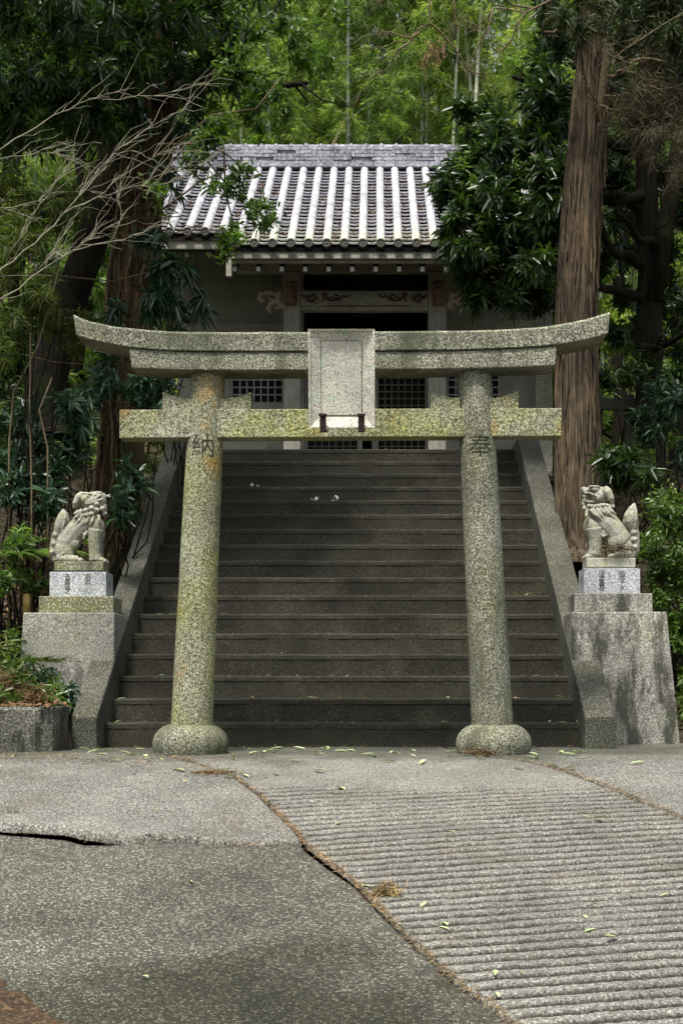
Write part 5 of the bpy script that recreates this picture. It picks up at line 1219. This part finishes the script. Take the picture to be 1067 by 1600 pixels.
# fallen green leaves, each its own thing
def fallen(x, y, z, L, a, lab, grp, mat='lf_fallen', first=[None]):
    if first[0] is None:
        V, f = leaf_arrays(np.zeros((1, 3)), np.array([[1., 0, .12]]), np.array([[0., 0, 1]]), 1.0, .30, 'lance', .12, .1)
        me = bpy.data.meshes.new('fallen_leaf'); me.from_pydata([tuple(v) for v in V], [], [tuple(q) for q in f]); me.materials.append(M[mat]); first[0] = me
    o = bpy.data.objects.new('fallen_leaf', first[0]); COL.objects.link(o); o.location = (x, y, z+.004); o.scale = (L, L, L); o.rotation_euler = (random.uniform(-.15, .15), random.uniform(-.25, .05), a)
    return tag(o, lab, 'leaf', grp)
def ray_ground(px, py):
    "point of the yard seen at a photo pixel"
    k = (py-VY)/F; y = 10.0
    for _ in range(40): y = (CZ-road_z(0, y))/k if k > 0 else 11
    lo, hi = 4.0, 11.3
    for _ in range(40):
        md = (lo+hi)/2
        if CZ-k*md < road_z(0, md): hi = md
        else: lo = md
    return X(px, lo), lo
LF = [(345, 1175), (372, 1172), (388, 1178), (402, 1178), (415, 1172), (430, 1175), (446, 1172), (478, 1172), (488, 1176), (512, 1172), (540, 1170), (545, 1175), (572, 1176), (470, 1190), (490, 1205), (430, 1210), (540, 1236), (390, 1216), (348, 1217), (345, 1205), (135, 1178), (150, 1180), (142, 1172), (190, 1180), (205, 1178), (215, 1182), (230, 1184), (125, 1187), (100, 1200), (62, 1195), (160, 1200), (270, 1205), (255, 1190), (240, 1187), (170, 1192),
      (925, 1283), (926, 1282), (712, 1302), (536, 1287), (656, 1418), (700, 1447), (702, 1454), (912, 1458), (967, 1468), (773, 1529), (779, 1563), (920, 1415), (915, 1437), (222, 1525), (582, 1385), (588, 1392), (875, 1198), (880, 1202), (860, 1196), (715, 1175), (800, 1200), (982, 1195), (1030, 1400), (300, 1380), (745, 1185), (610, 1178), (620, 1190), (655, 1195)]
random.seed(77)
LF += [(random.choice((random.uniform(120, 480), random.uniform(360, 700), random.uniform(820, 905))), random.uniform(1171, 1186)) for _ in range(34)]
for px, py in LF:
    x, y = ray_ground(px, py); fallen(x, y, gz(x, y), random.uniform(.07, .12)*(1 if py < 1250 else .75), random.uniform(0, 6.28), 'pale green fallen leaf lying on the concrete yard', 'fallen leaves on the yard')
for px, py in ((478, 1091), (492, 1091), (198, 1095), (172, 1133), (180, 1134), (260, 1060), (705, 1131), (812, 920), (820, 925), (830, 926), (868, 1096), (885, 1093), (900, 1132), (600, 705), (870, 1166), (858, 1130), (700, 1091), (245, 958), (262, 957)):
    k = min(range(1, 18), key=lambda k: abs(Z(py, ST_Y+(k-1)*ST_T+.1)-k*ST_R)); y = ST_Y+(k-1)*ST_T+.08
    fallen(X(px, y), y, k*ST_R, random.uniform(.06, .10), random.uniform(0, 6.28), 'green fallen leaf lying on a stair tread', 'fallen leaves on the steps')
for k, (px, py, lab) in enumerate(((397, 757, 'curled white petal scrap on an upper step left of centre'), (493, 783, 'white petal scrap on an upper step left of the others in its pair'), (525, 785, 'white petal scrap on an upper step at its centre'))):
    kk = min(range(1, 18), key=lambda k: abs(Z(py, ST_Y+(k-1)*ST_T+.1)-k*ST_R)); y = ST_Y+(kk-1)*ST_T+.05; c = Vector((X(px, y), y, kk*ST_R+.005))
    V, f = leaf_arrays(np.array([c+Vector((random.uniform(-.02, .02), random.uniform(-.02, .02), .004*i)) for i in range(6)]), RNG.normal(size=(6, 3))*[1, 1, .5]+[0, 0, .25], RNG.normal(size=(6, 3))+[0, 0, 1], .05, .03, 'lance')
    tag(np_mesh('petal_scrap', V, f, 'white_bits'), lab, 'petal', 'white scraps on the steps')
def sprig(px, py, n, L, lab, mat, spread=(.06, .03, .03), xyz=None, dirv=(0, 0, 0)):
    if xyz is None: x, y = ray_ground(px, py); z = gz(x, y)
    else: x, y, z = xyz
    t = thing('dry_sprig', (x, y, z), lab, 'dry sprig'); m = MB()
    m.tube([(x-spread[0]*1.6, y, z+.012), (x, y, z+.02), (x+spread[0]*1.5, y+.02, z+.014)], .004, 5); m.build('stem', 'brown_twig', t)
    p = np.array([x, y, z+spread[2]*.6])+RNG.normal(size=(n, 3))*np.array(spread)*.7; p[:, 2] = np.maximum(p[:, 2], z+.004)
    leaves_obj('needles', mat, t, p, RNG.normal(size=(n, 3))*[1, .6, .35]+dirv, RNG.normal(size=(n, 3))+[0, 0, 1], RNG.uniform(L*.5, L, n), .006)
sprig(603, 1397, 300, .06, 'curled dry cedar sprig lying on the diagonal crack of the yard', 'straw', (.04, .022, .026))
sprig(335, 1210, 160, .05, 'flat brown cedar sprig at the upper end of the diagonal crack', 'needle', (.09, .03, .012))
sprig(25, 1277, 200, .08, 'dark brown twig scrap at the left edge of the yard', 'needle', (.08, .03, .012))
sprig(745, 1168, 120, .06, 'brown cedar sprig piled against the right pillar base', 'needle', (.07, .015, .02), (X(750, 10.2), 10.17, .0))
sprig(0, 0, 260, .10, 'rust brown cedar frond on the bed above the retaining wall', 'needle', (.08, .05, .06), (X(60, 11), 10.95, .34))
sprig(0, 0, 300, .10, 'rust brown cedar fronds at the left edge above the retaining wall', 'needle', (.12, .05, .07), (X(10, 11), 11.0, .42))
sprig(0, 0, 160, .08, 'dark dry sprig caught at the foot of the right lion statue', 'brown_twig', (.09, .015, .03), (X(966, 11.94), 11.92, Z(862, 11.93)), (0, 0, .2))
sprig(0, 0, 110, .12, 'dry twig leaning against the front of the left pedestal', 'lf_grass', (.14, .008, .012), (X(62, 11.7), 11.70, Z(1033, 11.70)), (1.4, 0, .1))
# bamboo stump and pale pot
m = MB(); c = P(42, 945, 12.2); m.lathe([(.03, -.5), (.031, .0), (.034, .01), (.031, .02), (.030, .085), (.024, .086), (.022, .05)], c, 14)
tag(m.build('bamboo_stump', plain('old_bamboo', (.26, .19, .06), .6, .35)), 'short cut bamboo stump beside the left pedestal', 'stump')
m = MB(); y = ST_Y+11*ST_T+.12; c = (X(260, y), y, 12*ST_R); m.lathe([(.018, 0), (.026, .01), (.03, .035), (.028, .06), (.018, .075), (.01, .078)], c, 14, .15)
tag(m.build('pale_stone', 'bone'), 'small pale stone on the left end of a middle step', 'stone')
# fence on the right bank
t = thing('wooden_fence', (X(965, 17), 17, 2.7), 'low dark wooden fence in shadow right of the cedar', 'fence')
m = MB(); m.box(X(925, 17), X(1120, 17), 17, 17.06, Z(640, 17), Z(622, 17)).build('rail', 'dark_wood', t, .004)
for px in (935, 985, 1035, 1085): MB().box(X(px, 17)-.05, X(px, 17)+.05, 17.065, 17.15, 2.3, Z(615, 17)).build('fence_post', 'dark_wood', t, .006)
for o_ in bpy.data.objects:
    if o_.parent is None and o_.type in ('MESH', 'EMPTY') and 'kind' not in o_ and 'category' not in o_: print('UNTAGGED', o_.name)
